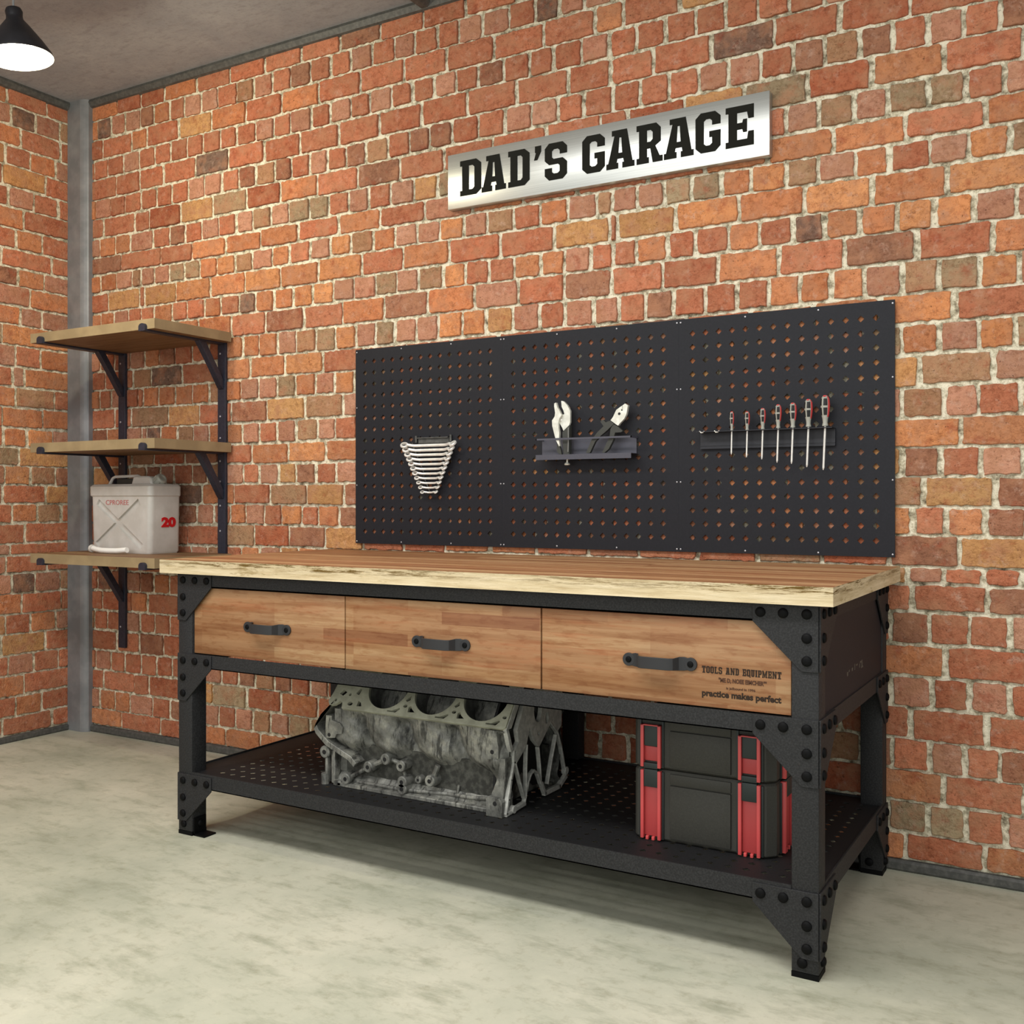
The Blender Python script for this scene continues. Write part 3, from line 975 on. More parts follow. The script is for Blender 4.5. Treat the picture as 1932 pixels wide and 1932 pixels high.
# ================================================================== pegboard panels
PX = [1.662, 2.310, 2.959, 3.608]
PZ0, PZ1 = 0.8895, 1.6225
PY = -0.0150
names = ['black pegboard panel with the fan of ring spanners, left of three', 'black pegboard panel carrying the pliers shelf, middle of three', 'black pegboard panel with the screwdriver row, right of three']
for i in range(3):
    a, b = PX[i]+0.0001, PX[i+1]-0.0001
    p = thing('pegboard_panel', names[i], 'pegboard', ((a+b)/2, -0.008, PZ0), 'pegboard panels above the workbench')
    x0 = [1.7075, 2.3540, 3.0045][i]
    holes = [dia(x0+0.04248*k, 0.9355+0.04265*j, 0.0098) for k in range(14) for j in range(16)]
    mb = MB()
    plate(mb, [(a, PZ0), (b, PZ0), (b, PZ1), (a, PZ1)], holes, XZ(PY), 0.0015)
    for (u0, u1, v0, v1) in ((a, b, PZ0, PZ0+.0015), (a, b, PZ1-.0015, PZ1), (a, a+.0015, PZ0, PZ1), (b-.0015, b, PZ0, PZ1)):
        mb.box(u0, u1, PY, -0.0110, v0, v1)
    part('perforated_sheet', mb, M['peg'], p)
    mb = MB()
    xs = (a+0.006, (a+b)/2-0.11, (a+b)/2+0.11, b-0.006)
    for x in xs:
        for z in (PZ0+0.008, PZ1-0.010):
            dome(mb, (x, PY-0.0007, z), (0, -1, 0), 0.0026, 0.0012)
    for x in (a+0.006, b-0.006):
        for z in (PZ0+0.22, PZ1-0.22):
            dome(mb, (x, PY-0.0007, z), (0, -1, 0), 0.0024, 0.0012)
    part('fixing_screws', mb, M['screw'], p, label='small bright fixing screws')

# ================================================================== ring spanners on their rack
rack = thing('spanner_rack', 'dark metal rack holding the fan of ring spanners', 'tool rack', (2.022, PY-0.001, 1.17))
mb = MB()
mb.box(1.957, 2.090, PY-0.006, PY-0.0025, 1.2590, 1.2800)
mb.box(1.957, 2.090, PY-0.014, PY-0.006, 1.2770, 1.2800)
for x in (1.948, 2.099):
    mb.cyl((x, PY-0.0070, 1.262), (x, PY-0.0070, 1.287), 0.0045, n=10)
part('rack_bar', mb, M['trim'], rack)
NW = 11
def wrench_span(k):
    t = k/(NW-1)
    return 1.9000+0.084*t, 2.1420-0.082*t, 1.2500-0.1700*t
for s in (-1, 1):
    mb = MB()
    pts = []
    for k in range(NW):
        a, b, z = wrench_span(k)
        xm = a+0.030 if s < 0 else b-0.030
        if k > 6:
            xm = a+0.022 if s < 0 else b-0.022
        pts.append((xm, PY-0.0050, z+0.006))
        mb.box(xm-0.0022, xm+0.0022, -0.047, PY-0.0040, z-0.0066, z-0.0044)
        mb.box(xm-0.0022, xm+0.0022, -0.047, -0.0455, z-0.0066, z-0.0010)
    pts = [(pts[0][0], pts[0][1], 1.262)]+pts
    mb.tube(pts, 0.0022, 6)
    part('hook_strip', mb, M['trim'], rack)
ordn = ['longest ring spanner, topmost of the eleven on the pegboard', 'second ring spanner from the top of the fan', 'third ring spanner from the top of the fan', 'fourth ring spanner from the top of the fan', 'fifth ring spanner from the top of the fan',
        'middle ring spanner of the fan of eleven', 'fifth ring spanner from the bottom of the fan', 'fourth ring spanner from the bottom of the fan', 'third ring spanner from the bottom of the fan', 'second ring spanner from the bottom of the fan', 'shortest ring spanner, lowest of the eleven on the pegboard']
for k in range(NW):
    a, b, z = wrench_span(k)
    s = 1-0.45*k/(NW-1)
    w = thing('ring_spanner', ordn[k], 'spanner', ((a+b)/2, -0.040, z), 'ring spanners on the left pegboard')
    rr = 0.0150*s
    y0, y1 = -0.040, -0.040-0.010*s
    xa, xb = a+rr, b-rr
    mb = MB()
    path = [(xa+rr*.9, y1, z+0.004*s), (xa+rr*1.9, y0-0.003, z+0.001), (xa+rr*2.6, y0, z), ((xa+xb)/2, y0, z), (xb-rr*2.6, y0, z), (xb-rr*1.9, y0-0.003, z+0.001), (xb-rr*.9, y1, z+0.004*s)]
    n0 = len(mb.v)
    mb.tube(path, [0.0046*s+0.0009]*7, 10)
    part('shank', mb, M['steel'], w)
    for xx, sg in ((xa, 1), (xb, -1)):
        mb = MB()
        R = Matrix.Rotation(radians(38), 3, 'X') @ Matrix.Rotation(radians(14*sg), 3, 'Y')
        prof = []
        ro, ri, hh = rr, rr*0.60, 0.0042*s
        prof = [(ri, -hh), (ro*.88, -hh), (ro, -hh*.55), (ro, hh*.55), (ro*.88, hh), (ri, hh)]
        mb.lathe(prof, (xx, y1, z+0.003*s), 20, R, closed=True)
        part('ring_end', mb, M['steel'], w)

# ================================================================== pliers shelf
ps = thing('pliers_shelf', 'grey metal tool shelf with open front on the middle pegboard', 'tool shelf', (2.645, PY-0.001, 1.186))
mb = MB().box(2.4703, 2.8165, PY-0.0045, PY-0.0022, 1.2040, 1.2590)
part('back_plate', mb, M['holder'], ps)
mb = MB().box(2.4735, 2.8200, -0.0700, -0.0672, 1.2520, 1.2580)
for x in (2.4735, 2.8170):
    mb.box(x, x+0.003, -0.0700, PY-0.0022, 1.2520, 1.2580)
part('front_bar', mb, M['holder'], ps)
hol = [circ(2.4935+0.0425*k, -0.0450, 0.007, 10) for k in range(8)]
mb = MB()
plate(mb, [(2.4735, -0.0700), (2.8200, -0.0700), (2.8200, PY-0.0022), (2.4735, PY-0.0022)], hol, XY(1.2025), 0.0015)
mb.box(2.4735, 2.8200, -0.0716, -0.0700, 1.1865, 1.2035)
part('lower_tray', mb, M['holder'], ps)

def flat_part(name, pts, mat, parent, y0, y1, bevel=0.0015, holes=(), label=None):
    mb = MB()
    plate(mb, pts, holes, XZ((y0+y1)/2), abs(y1-y0))
    return part(name, mb, mat, parent, bevel, label=label)
lp = thing('locking_pliers', 'silver locking pliers with open jaws standing in the tool shelf', 'pliers', (2.568, -0.045, 1.30))
flat_part('upper_jaw', [(2.5608, 1.3823), (2.5691, 1.3809), (2.5832, 1.3676), (2.5937, 1.3484), (2.5937, 1.3109), (2.5902, 1.3006), (2.5691, 1.2826), (2.5644, 1.2932), (2.5549, 1.3082), (2.5502, 1.3210), (2.5580, 1.3340), (2.5691, 1.3369), (2.5726, 1.3378), (2.5691, 1.3495), (2.5625, 1.3625)], M['jaw'], lp, -0.054, -0.044)
flat_part('lower_jaw', [(2.5478, 1.3767), (2.5407, 1.3738), (2.5407, 1.3633), (2.5443, 1.3422), (2.5419, 1.3297), (2.5324, 1.3175), (2.5336, 1.2985), (2.5431, 1.2646), (2.5480, 1.2497), (2.5590, 1.2305), (2.5615, 1.2330), (2.5585, 1.2515), (2.5596, 1.2766), (2.5561, 1.2935), (2.5549, 1.3082), (2.5596, 1.3227), (2.5680, 1.3340), (2.5610, 1.3477), (2.5526, 1.3607)], M['jaw'], lp, -0.066, -0.055)
flat_part('fixed_handle', [(2.5650, 1.2780), (2.5780, 1.2900), (2.5925, 1.3010), (2.5930, 1.2838), (2.5910, 1.2045), (2.5700, 1.2045), (2.5667, 1.2429)], M['grip'], lp, -0.054, -0.040)
mb = MB().tube([(2.5890, -0.057, 1.292), (2.5893, -0.057, 1.250), (2.5880, -0.057, 1.212)], 0.0026, 8)
part('handle_rib', mb, m_plain('worn_steel', rgb(120, 120, 116), 0.4, 0.4), lp)
flat_part('release_lever', [(2.544, 1.245), (2.556, 1.228), (2.562, 1.205), (2.552, 1.205), (2.543, 1.215)], M['grip'], lp, -0.052, -0.044)
mb = MB().cyl((2.5785, -0.045, 1.206), (2.5785, -0.045, 1.176), 0.0032, n=10)
mb.lathe([(0.0001, -0.003), (0.0085, -0.002), (0.0100, 0.001), (0.0060, 0.006), (0.0001, 0.0065)], (2.5785, -0.045, 1.171), 16)
part('adjusting_screw', mb, M['jaw'], lp)
mb = MB()
dome(mb, (2.5600, -0.054, 1.318), (0, -1, 0), 0.0045, 0.002)
part('pivot', mb, M['steel'], lp)

cp = thing('combination_pliers', 'combination pliers with dark grips leaning in the tool shelf', 'pliers', (2.74, -0.045, 1.28))
flat_part('pliers_head', [(2.7942, 1.3621), (2.8040, 1.3552), (2.7986, 1.3272), (2.7909, 1.3133), (2.7743, 1.2978), (2.7699, 1.2919), (2.7610, 1.2973), (2.7432, 1.3102), (2.7521, 1.3210), (2.7632, 1.3429)], M['jaw'], cp, -0.060, -0.048)
mb = MB()
mb.cyl((2.7740, -0.0600, 1.3300), (2.7740, -0.0607, 1.3300), 0.0045, n=14)
mb.cyl((2.7830, -0.0600, 1.3415), (2.7830, -0.0607, 1.3415), 0.0026, n=12)
mb.box(2.7842, 2.7850, -0.0606, -0.0598, 1.344, 1.357)
part('pivot', mb, M['black'], cp)
flat_part('grip', [(2.7420, 1.3090), (2.7560, 1.2990), (2.7343, 1.2800), (2.7073, 1.2600), (2.6892, 1.2430), (2.6700, 1.2065), (2.6561, 1.2065), (2.6756, 1.2480), (2.6960, 1.2720), (2.7190, 1.2920), (2.7080, 1.3070), (2.7160, 1.3140), (2.7270, 1.3040)], M['grip'], cp, -0.062, -0.050, 0.003)
flat_part('grip', [(2.7521, 1.2986), (2.7677, 1.2900), (2.7860, 1.2745), (2.7800, 1.2705), (2.7588, 1.2699), (2.7521, 1.2457), (2.7365, 1.2176), (2.7220, 1.2065), (2.7130, 1.2065), (2.7300, 1.2380), (2.7400, 1.2581), (2.7430, 1.2826)], M['grip'], cp, -0.060, -0.046, 0.003)

# ================================================================== screwdriver rail
sr = thing('screwdriver_rail', 'black slotted rail holding seven screwdrivers on the right pegboard', 'tool rack', (3.24, PY-0.001, 1.21))
SDX = [3.1427, 3.1905, 3.2380, 3.2845, 3.3280, 3.3735, 3.4215]
mb = MB().box(3.0335, 3.4440, PY-0.0085, PY-0.0022, 1.2110, 1.2610)
mb.box(3.0335, 3.4440, PY-0.0110, PY-0.0085, 1.2110, 1.2140)
mb.box(3.0335, 3.4440, PY-0.0105, PY-0.0085, 1.2200, 1.2215)
part('back_plate', mb, M['rail'], sr)
mb = MB()
slots = [circ(x, -0.050, 0.0045, 10) for x in [3.0500, 3.0974]+SDX]
plate(mb, [(3.0335, -0.0640), (3.4440, -0.0640), (3.4440, PY-0.0022), (3.0335, PY-0.0022)], slots, XY(1.2620), 0.0020)
part('slotted_lip', mb, M['rail'], sr)
for x in (3.050, 3.0974):
    mb = MB().tube([(x-0.006, -0.060, 1.2640), (x, -0.064, 1.2595), (x+0.005, -0.062, 1.2600), (x+0.007, -0.056, 1.2640)], 0.0020, 8)
    part('spring_clip', mb, M['steel'], sr, label='bright steel spring clip')
TOPZ = [1.3214, 1.3193, 1.3271, 1.3359, 1.3388, 1.3474, 1.3557]
HB = [1.2640, 1.2630, 1.2640, 1.2655, 1.2655, 1.2660, 1.2665]
TIP = [1.1913, 1.1816, 1.1744, 1.1638, 1.1593, 1.1488, 1.1397]
sdl = ['smallest screwdriver, leftmost in the rail beside the empty clips', 'second screwdriver from the left in the rail', 'third screwdriver from the left in the rail', 'middle screwdriver of the row of seven', 'third largest screwdriver, fifth from the left', 'second largest screwdriver, beside the largest one', 'largest screwdriver, rightmost in the rail']
for i in range(7):
    x, zt, zb, tip = SDX[i], TOPZ[i], HB[i], TIP[i]
    L = zt-zb
    r = 0.0068+0.0062*i/6
    s = thing('screwdriver', sdl[i], 'screwdriver', (x, -0.050, zb), 'screwdrivers in the rail')
    lean = -0.006*(0.4+i/6)
    mb = MB()
    prof = [(0.0005, L), (r*.55, L*.985), (r*.88, L*.90), (r, L*.74), (r*.98, L*.58), (r*.82, L*.38), (r*.60, L*.24), (r*.52, L*.12), (r*.62, L*.06), (r*.66, L*.01), (r*.30, 0.0)]
    mb.lathe(prof, (x, -0.050, zb), 22)
    part('handle', mb, M['handle_grey'], s)
    mb = MB()
    def shell(t0, t1, h0, h1, k=1.035):
        vs_, n, m = [], 6, 8
        for a in range(m+1):
            h = h0+(h1-h0)*a/m
            rad = 0
            pr = [(p[1]/L, p[0]) for p in prof][::-1]
            for (u0, r0), (u1, r1) in zip(pr[:-1], pr[1:]):
                if u0 <= h <= u1:
                    rad = r0+(r1-r0)*(h-u0)/max(1e-6, u1-u0)
            for b in range(n+1):
                t = radians(t0+(t1-t0)*b/n)
                vs_.append((x+rad*k*cos(t), -0.050+rad*k*sin(t), zb+h*L))
        mb.add(vs_, [(a*(n+1)+b, a*(n+1)+b+1, (a+1)*(n+1)+b+1, (a+1)*(n+1)+b) for a in range(m) for b in range(n)])
    shell(-42, 20, 0.30, 0.97)
    shell(150, 185, 0.40, 0.94)
    shell(-110, -70, 0.955, 0.995, 1.3)
    mb.lathe([(0.0004, L*1.012), (r*.42, L*1.004), (r*.50, L*.985)], (x, -0.050, zb), 16)
    part('red_inlay', mb, M['red'], s, label='red side inlay')
    mb = MB()
    for h0, h1 in ((0.36, 0.60), (0.67, 0.90)):
        shell(-100, -50, h0, h1, 1.045)
        shell(-162, -125, h0, h1, 1.045)
    part('black_inlay', mb, M['black'], s, label='black grip inlays')
    mb = MB().cyl((x, -0.050, zb+0.002), (x+lean*0.6, -0.050, tip+0.006), 0.0023+0.0008*i/6, n=10)
    mb.cyl((x+lean*0.6, -0.050, tip+0.006), (x+lean*0.68, -0.050, tip), 0.0023+0.0008*i/6, 0.0012, n=10)
    part('blade', mb, M['steel'], s)

# ================================================================== wall shelves
ws = thing('wall_shelf_unit', 'three wooden wall shelves on two dark slotted uprights in the corner', 'shelf', (0.643, -0.008, 0.397))
BX0, BX1, BY = 0.268, 1.016, -0.412
SZ = [(1.7035, 1.742), (1.2500, 1.2885), (0.7935, 0.8325)]
UX = (0.343, 0.958)
for z0, z1 in SZ:
    mb = MB()
    mb.cur = 0
    v = [(BX0, BY, z0), (BX1, BY, z0), (BX1, -0.020, z0), (BX0, -0.020, z0), (BX0, BY, z1), (BX1, BY, z1), (BX1, -0.020, z1), (BX0, -0.020, z1)]
    mb.add(v, [(0, 3, 2, 1), (4, 5, 6, 7)])
    mb.cur = 1
    mb.add(v, [(0, 1, 5, 4), (1, 2, 6, 5), (2, 3, 7, 6), (3, 0, 4, 7)])
    part('shelf_board', mb, [M['shelfwood'], M['shelfedge']], ws)
for x in UX:
    mb = MB().box(x-0.022, x+0.022, -0.018, -0.0055, 0.397, 1.7035)
    u = part('upright', mb, M['rack'], ws, 0.001)
    mb = MB()
    for z in (1.66, 1.545, 1.40, 1.31, 1.215, 1.13, 1.03, 0.925, 0.76, 0.635, 0.49):
        dome(mb, (x-0.008, -0.018, z), (0, -1, 0), 0.0042, 0.002)
    part('screws', mb, M['screw'], u, label='small bright screws')
    for z0, z1 in SZ:
        mb = MB().box(x-0.016, x+0.016, BY-0.006, -0.018, z0-0.007, z0-0.0003)
        # upturned round lip over the front edge of the board
        prof = [(x-0.018, z0-0.007), (x+0.018, z0-0.007), (x+0.018, z0+0.009)]+[(x+0.018*cos(t), z0+0.009+0.013*sin(t)) for t in [pi*k/10 for k in range(1, 10)]]+[(x-0.018, z0+0.009)]
        mb.prism(prof, 'y', BY-0.012, BY-0.0003)
        mb.cyl((x, -0.018, z0-0.007), (x, BY, z0-0.007), 0.0001, n=4)
        b = part('bracket_arm', mb, M['rack'], ws, 0.0008)
        zz = z0-0.007
        pts = [(-0.150, zz), (-0.115, zz), (-0.060, zz-0.085), (-0.018, zz-0.150), (-0.018, zz-0.185), (-0.028, zz-0.180), (-0.080, zz-0.100)]
        mb = MB().prism(pts, 'x', x-0.014, x+0.014)
        part('brace', mb, M['rack'], b, 0.0008)

# ================================================================== jerrycan
can = thing('jerrycan', 'light grey plastic jerrycan marked 20 on the lowest wall shelf', 'jerrycan', (0.588, -0.150, SZ[2][1]))
def rrect(x0, x1, y0, y1, r, z, n=6):
    out = []
    for cx, cy, a0 in ((x1-r, y0+r, -90), (x1-r, y1-r, 0), (x0+r, y1-r, 90), (x0+r, y0+r, 180)):
        for k in range(n+1):
            t = radians(a0+90*k/n)
            out.append((cx+r*cos(t), cy+r*sin(t), z))
    return out
def loft(mb, rings):
    n = len(rings[0])
    vs_ = [p for r_ in rings for p in r_]
    fs = [(i*n+k, i*n+(k+1) % n, (i+1)*n+(k+1) % n, (i+1)*n+k) for i in range(len(rings)-1) for k in range(n)]
    fs.append(tuple(range(n-1, -1, -1)))
    fs.append(tuple(range((len(rings)-1)*n, len(rings)*n)))
    return mb.add(vs_, fs)
def carve(mb, cut):
    a = mb.build('a', M['can'])
    b = cut.build('b', M['can'])
    m = a.modifiers.new('x', 'BOOLEAN')
    m.object = b
    m.operation = 'DIFFERENCE'
    m.solver = 'EXACT'
    bpy.context.view_layer.update()
    me = bpy.data.meshes.new_from_object(a.evaluated_get(bpy.context.evaluated_depsgraph_get()))
    out = MB()
    out.add([tuple(v.co) for v in me.vertices], [tuple(p.vertices) for p in me.polygons])
    bpy.data.objects.remove(a)
    bpy.data.objects.remove(b)
    bpy.data.meshes.remove(me)
    return out
cz = SZ[2][1]+0.0003
cx0, cx1, cy0, cy1 = 0.403, 0.770, -0.222, -0.062
mb = MB()
loft(mb, [rrect(cx0+.010, cx1-.010, cy0+.004, cy1-.004, .018, cz), rrect(cx0+.004, cx1-.004, cy0, cy1, .020, cz+.010), rrect(cx0-.004, cx1+.001, cy0-.001, cy1+.001, .022, cz+.234),
          rrect(cx0-.012, cx1+.005, cy0-.006, cy1+.005, .024, cz+.240), rrect(cx0-.013, cx1+.005, cy0-.006, cy1+.005, .024, cz+.277), rrect(cx0-.004, cx1-.003, cy0+.004, cy1-.004, .022, cz+.286), rrect(cx0+.03, cx1-.04, cy0+.03, cy1-.03, .02, cz+.288)])
cut = MB()
for (xa, za, xb, zb_) in ((0.446, 1.046, 0.716, 0.862), (0.704, 1.047, 0.440, 0.864)):
    p, q = Vector((xa, 0, za)), Vector((xb, 0, zb_))
    d = (q-p).normalized()
    w = Vector((-d.z, 0, d.x))*0.0145
    pts = [p-w, p+w, q+w, q-w]
    n0 = len(cut.v)
    c1 = MB().prism([(v.x, v.z) for v in pts], 'y', cy0-0.02, cy0+0.0105+(0.0004 if xa < .5 else 0))
    if len(cut.v) == 0:
        cut = c1
    else:
        mb = carve(mb, cut)
        cut = c1
mb = carve(mb, cut)
# body, then handle, neck and the dark block under the handle
part('can_body', mb, M['can'], can, ang=32)
mb = MB()
zt = cz+0.284
mb.tube([(0.425, -0.150, zt-0.006), (0.452, -0.150, zt+0.030), (0.470, -0.150, zt+0.036), (0.610, -0.150, zt+0.038), (0.622, -0.150, zt+0.034), (0.640, -0.150, zt-0.006)], [0.008, 0.0065, 0.0065, 0.0065, 0.007, 0.009], 12)
part('carrying_handle', mb, M['can'], can)
mb = MB()
mb.prism([(0.600, zt-0.004), (0.618, zt+0.038), (0.705, zt+0.036), (0.720, zt+0.030), (0.735, zt-0.004)], 'y', -0.182, -0.118)
part('neck', mb, M['can'], can, 0.008)
mb = MB().prism([(0.470, zt+0.0015), (0.590, zt+0.0015), (0.560, zt-0.0), (0.480, zt-0.0)], 'y', -0.205, -0.095)
part('recess_shade_block', MB().box(0.462, 0.585, -0.140, -0.112, zt-0.004, zt+0.028, 0.004), M['grip'], can, label='dark block standing in for the shaded recess below the handle')  # solid dark block, coloured as the shade under the handle
R = Matrix.Rotation(radians(55), 3, 'Y')
mb = MB()
mb.lathe([(0.0001, 0.0), (0.022, 0.0), (0.024, 0.004), (0.024, 0.034), (0.020, 0.040), (0.014, 0.041), (0.014, 0.036), (0.0001, 0.036)], (0.725, -0.150, zt+0.006), 22, R)
for k in range(8):
    t = 2*pi*k/8
    c_ = Vector((0.725, -0.150, zt+0.006))
    p = c_+R @ Vector((0.024*cos(t), 0.024*sin(t), 0.006))
    q = c_+R @ Vector((0.024*cos(t), 0.024*sin(t), 0.032))
    mb.cyl(p, q, 0.003, n=8)
part('screw_cap', mb, M['handle_grey'], can)
mb = MB()
text_mb(mb, 'CPROREE', lambda u, v, w: (0.500+u, cy0-0.0019+w*1.0, 1.0335+v), 0.140, 0.020, 0.0006, 0.0)
part('faded_lettering', mb, M['pink_ink'], can)
mb = MB()
text_mb(mb, '20', lambda u, v, w: (cx1+0.0002+w, -0.166+u, 0.941+v), 0.074, 0.042, 0.0015, 0.05)
part('number_20', mb, M['red_ink'], can)

hose = MB()
hp = [(0.470, -0.262, 0.852), (0.500, -0.270, 0.8485), (0.540, -0.275, 0.8455), (0.590, -0.277, 0.8450), (0.640, -0.276, 0.8460), (0.690, -0.272, 0.8505)]
hose.tube(hp, 0.0112, 16)
ho = thing('pouring_hose', 'short white curved spout lying in front of the jerrycan', 'spout', (0.585, -0.270, SZ[2][1]))
part('tube', hose, M['hose'], ho)
mb = MB()
mb.lathe([(0.0001, -0.003), (0.0150, -0.003), (0.0165, 0.0), (0.0165, 0.007), (0.0130, 0.010), (0.0001, 0.010)], (0.4630, -0.2615, 0.8505), 20, Matrix.Rotation(radians(-80), 3, 'Y'))
part('collar', mb, M['can'], ho)

# ================================================================== pendant lamp
LC = Vector((1.004, -0.960, 2.523))
Rl = Matrix.Rotation(radians(-5), 3, 'Y') @ Matrix.Rotation(radians(4), 3, 'X')
def LP(x, y, z):
    return LC+Rl @ Vector((x, y, z))
lamp = thing('pendant_lamp', 'black cone pendant lamp glowing in the upper left corner', 'lamp', tuple(LC))
mb = MB()
mb.lathe([(0.106, 0.0), (0.1045, 0.012), (0.080, 0.052), (0.045, 0.102), (0.0275, 0.124), (0.0255, 0.136), (0.0275, 0.152), (0.0235, 0.162), (0.012, 0.166), (0.0005, 0.167)], LC, 48, Rl)
part('lamp_shade', mb, M['shade'], lamp)
mb = MB()
mb.lathe([(0.106, 0.0), (0.1025, 0.0005), (0.1015, 0.010), (0.076, 0.052), (0.042, 0.100), (0.024, 0.122), (0.0005, 0.124)], LC, 48, Rl)
part('shade_lining', mb, M['shade_in'], lamp, label='white inside of the shade')
mb = MB()
bm = bmesh.new()
bmesh.ops.create_uvsphere(bm, u_segments=24, v_segments=16, radius=0.046)
mb.bm(bm, Matrix.Translation(LP(0, 0, 0.026)))
mb.cyl(LP(0, 0, 0.06), LP(0, 0, 0.10), 0.016, n=16)
part('bulb', mb, M['bulb'], lamp)
top = LP(0, 0, 0.166)
mb = MB().tube([tuple(top), (top.x, top.y, H-0.02)], 0.0035, 8)
part('cord', mb, M['cord'], lamp)
part('ceiling_rose', MB().cyl((top.x, top.y, H-0.025), (top.x, top.y, H-0.0003), 0.045, n=28), M['shade'], lamp)
pl = bpy.data.lights.new('lamp_glow', 'POINT')
pl.energy = 26
pl.color = (1.0, 0.93, 0.72)
pl.shadow_soft_size = 0.04
po = bpy.data.objects.new('lamp_glow', pl)
col.objects.link(po)
po.parent = lamp
po.location = Rl @ Vector((0, 0, -0.045))

# ================================================================== tool cases
def tool_case(name, label, z0, z1, upper):
    x0, x1, y0, y1 = 3.0880, 3.4480, -0.6650, -0.4650
    c = thing(name, label, 'tool box', ((x0+x1)/2, (y0+y1)/2, z0), 'stacked tool cases')
    ch = 0.020
    sec = [(x0+ch*.4, y0), (x1-ch, y0), (x1, y0+ch), (x1, y1-ch), (x1-ch, y1), (x0+ch*.4, y1), (x0, y1-ch*.4), (x0, y0+ch*.4)]
    def ring(k, z):
        cx, cy = (x0+x1)/2, (y0+y1)/2
        return [(cx+(p[0]-cx)*(1-k/(x1-x0)*2), cy+(p[1]-cy)*(1-k/(y1-y0)*2), z) for p in sec]
    mb = MB()
    loft(mb, [ring(0.006, z0+0.0003), ring(0.0, z0+0.006), ring(0.0, z1-0.007), ring(0.005, z1-0.0008)])
    part('case_body', mb, M['case'], c, 0.0015, ang=25)
    # raised centre panel with a ledge line
    xa, xb = 3.1850, 3.3420
    zm = z0+(z1-z0)*(0.80 if not upper else 0.72)
    mb = MB().box(xa, xb, y0-0.005, y0+0.001, z0+0.010, zm-0.001, 0.002).box(xa, xb, y0-0.0035, y0+0.001, zm+0.001, z1-0.008, 0.0015)
    part('front_panel', mb, M['case'], c)
    for lx0, lx1, side in ((3.1097, 3.1632, 0), (3.3622, 3.4159, 0), (-0.6130, -0.5360, 1)):
        def B(mb, a, b, d0, d1, za, zb, bev=0.0008):
            if side == 0:
                return mb.box(a, b, y0-d1, y0-d0, za, zb, bev)
            return mb.box(x1+d0, x1+d1, a, b, za, zb, bev)
        w = lx1-lx0
        e = w*0.15
        zt_ = z1-0.028 if upper else z1-0.004
        lower_gap = 0.0
        mb = MB()
        B(mb, lx0, lx0+e, -0.001, 0.012, z0+0.004, zt_)
        B(mb, lx1-e, lx1, -0.001, 0.012, z0+0.004, zt_)
        if upper:
            B(mb, lx0, lx1, -0.001, 0.012, zt_-0.003, zt_)
        za, zb = (z0+0.019, z0+0.056) if upper else (z0+0.010, z0+0.136)
        mb.cur = 1
        B(mb, lx0+e, lx1-e, -0.001, 0.004, za, zb, 0.002)
        mb.cur = 0
        if not upper:
            for q in (0.30, 0.60):
                B(mb, lx0+w*q-0.003, lx0+w*q+0.004, -0.001, 0.010, z0+0.001, z0+0.010)
        part('latch_frame', mb, [M['case_red'], M['case_red_shade']], c, label='red latch')
        mb = MB()
        if upper:
            B(mb, lx0+e*1.1, lx1-e*1.1, -0.001, 0.009, z0+0.057, zt_-0.003, 0.002)
        else:
            B(mb, lx0+e*1.0, lx1-e*1.0, -0.001, 0.010, z0+0.134, z1-0.0012, 0.002)
        part('latch_buckle', mb, M['case_edge'], c, label='dark latch buckle')
        if upper:
            part('latch_hook', B(MB(), lx0+e*1.0, lx1-e*1.0, -0.001, 0.010, z0+0.0008, z0+0.0150, 0.001), M['case_edge'], c)
        # dark channels either side of the latch
        mb = MB()
        B(mb, lx0-0.006, lx0-0.0005, -0.001, 0.004, z0+0.004, z1-0.006)
        B(mb, lx1+0.0005, lx1+0.006, -0.001, 0.004, z0+0.004, z1-0.006)
        part('latch_channel', mb, M['case_edge'], c)
    if upper:
        part('carry_handle', MB().tube([(3.20, -0.565, z1-0.002), (3.205, -0.565, z1+0.010), (3.33, -0.565, z1+0.010), (3.335, -0.565, z1-0.002)], 0.006, 8), M['case_edge'], c)
tool_case('tool_case', 'deep black tool case with red latches, under the shallower case', 0.1957, 0.3755, False)
tool_case('tool_case', 'shallow black tool case with red latches, on top of the deeper case', 0.3755, 0.5150, True)

# ================================================================== engine block
eb = thing('engine_block', 'bare grey cast V engine block standing on the perforated shelf', 'engine block', (2.41, -0.52, 0.1955))
EX0, EX1 = 2.075, 2.730
BZ = 0.1958
YC = -0.520
def mir(p):
    return (2*YC-p[0], p[1])
# crankcase and both banks
prof = [(-0.655, BZ+.004), (-0.645, 0.225), (-0.630, 0.30), (-0.620, 0.345), (-0.632, 0.400), (-0.566, 0.512), (-0.545, 0.47)]
full = prof+[mir(p) for p in prof[::-1]]
mb = MB().prism(full, 'x', EX0+0.060, EX1-0.060)
part('crankcase', mb, M['engine'], eb, 0.003)
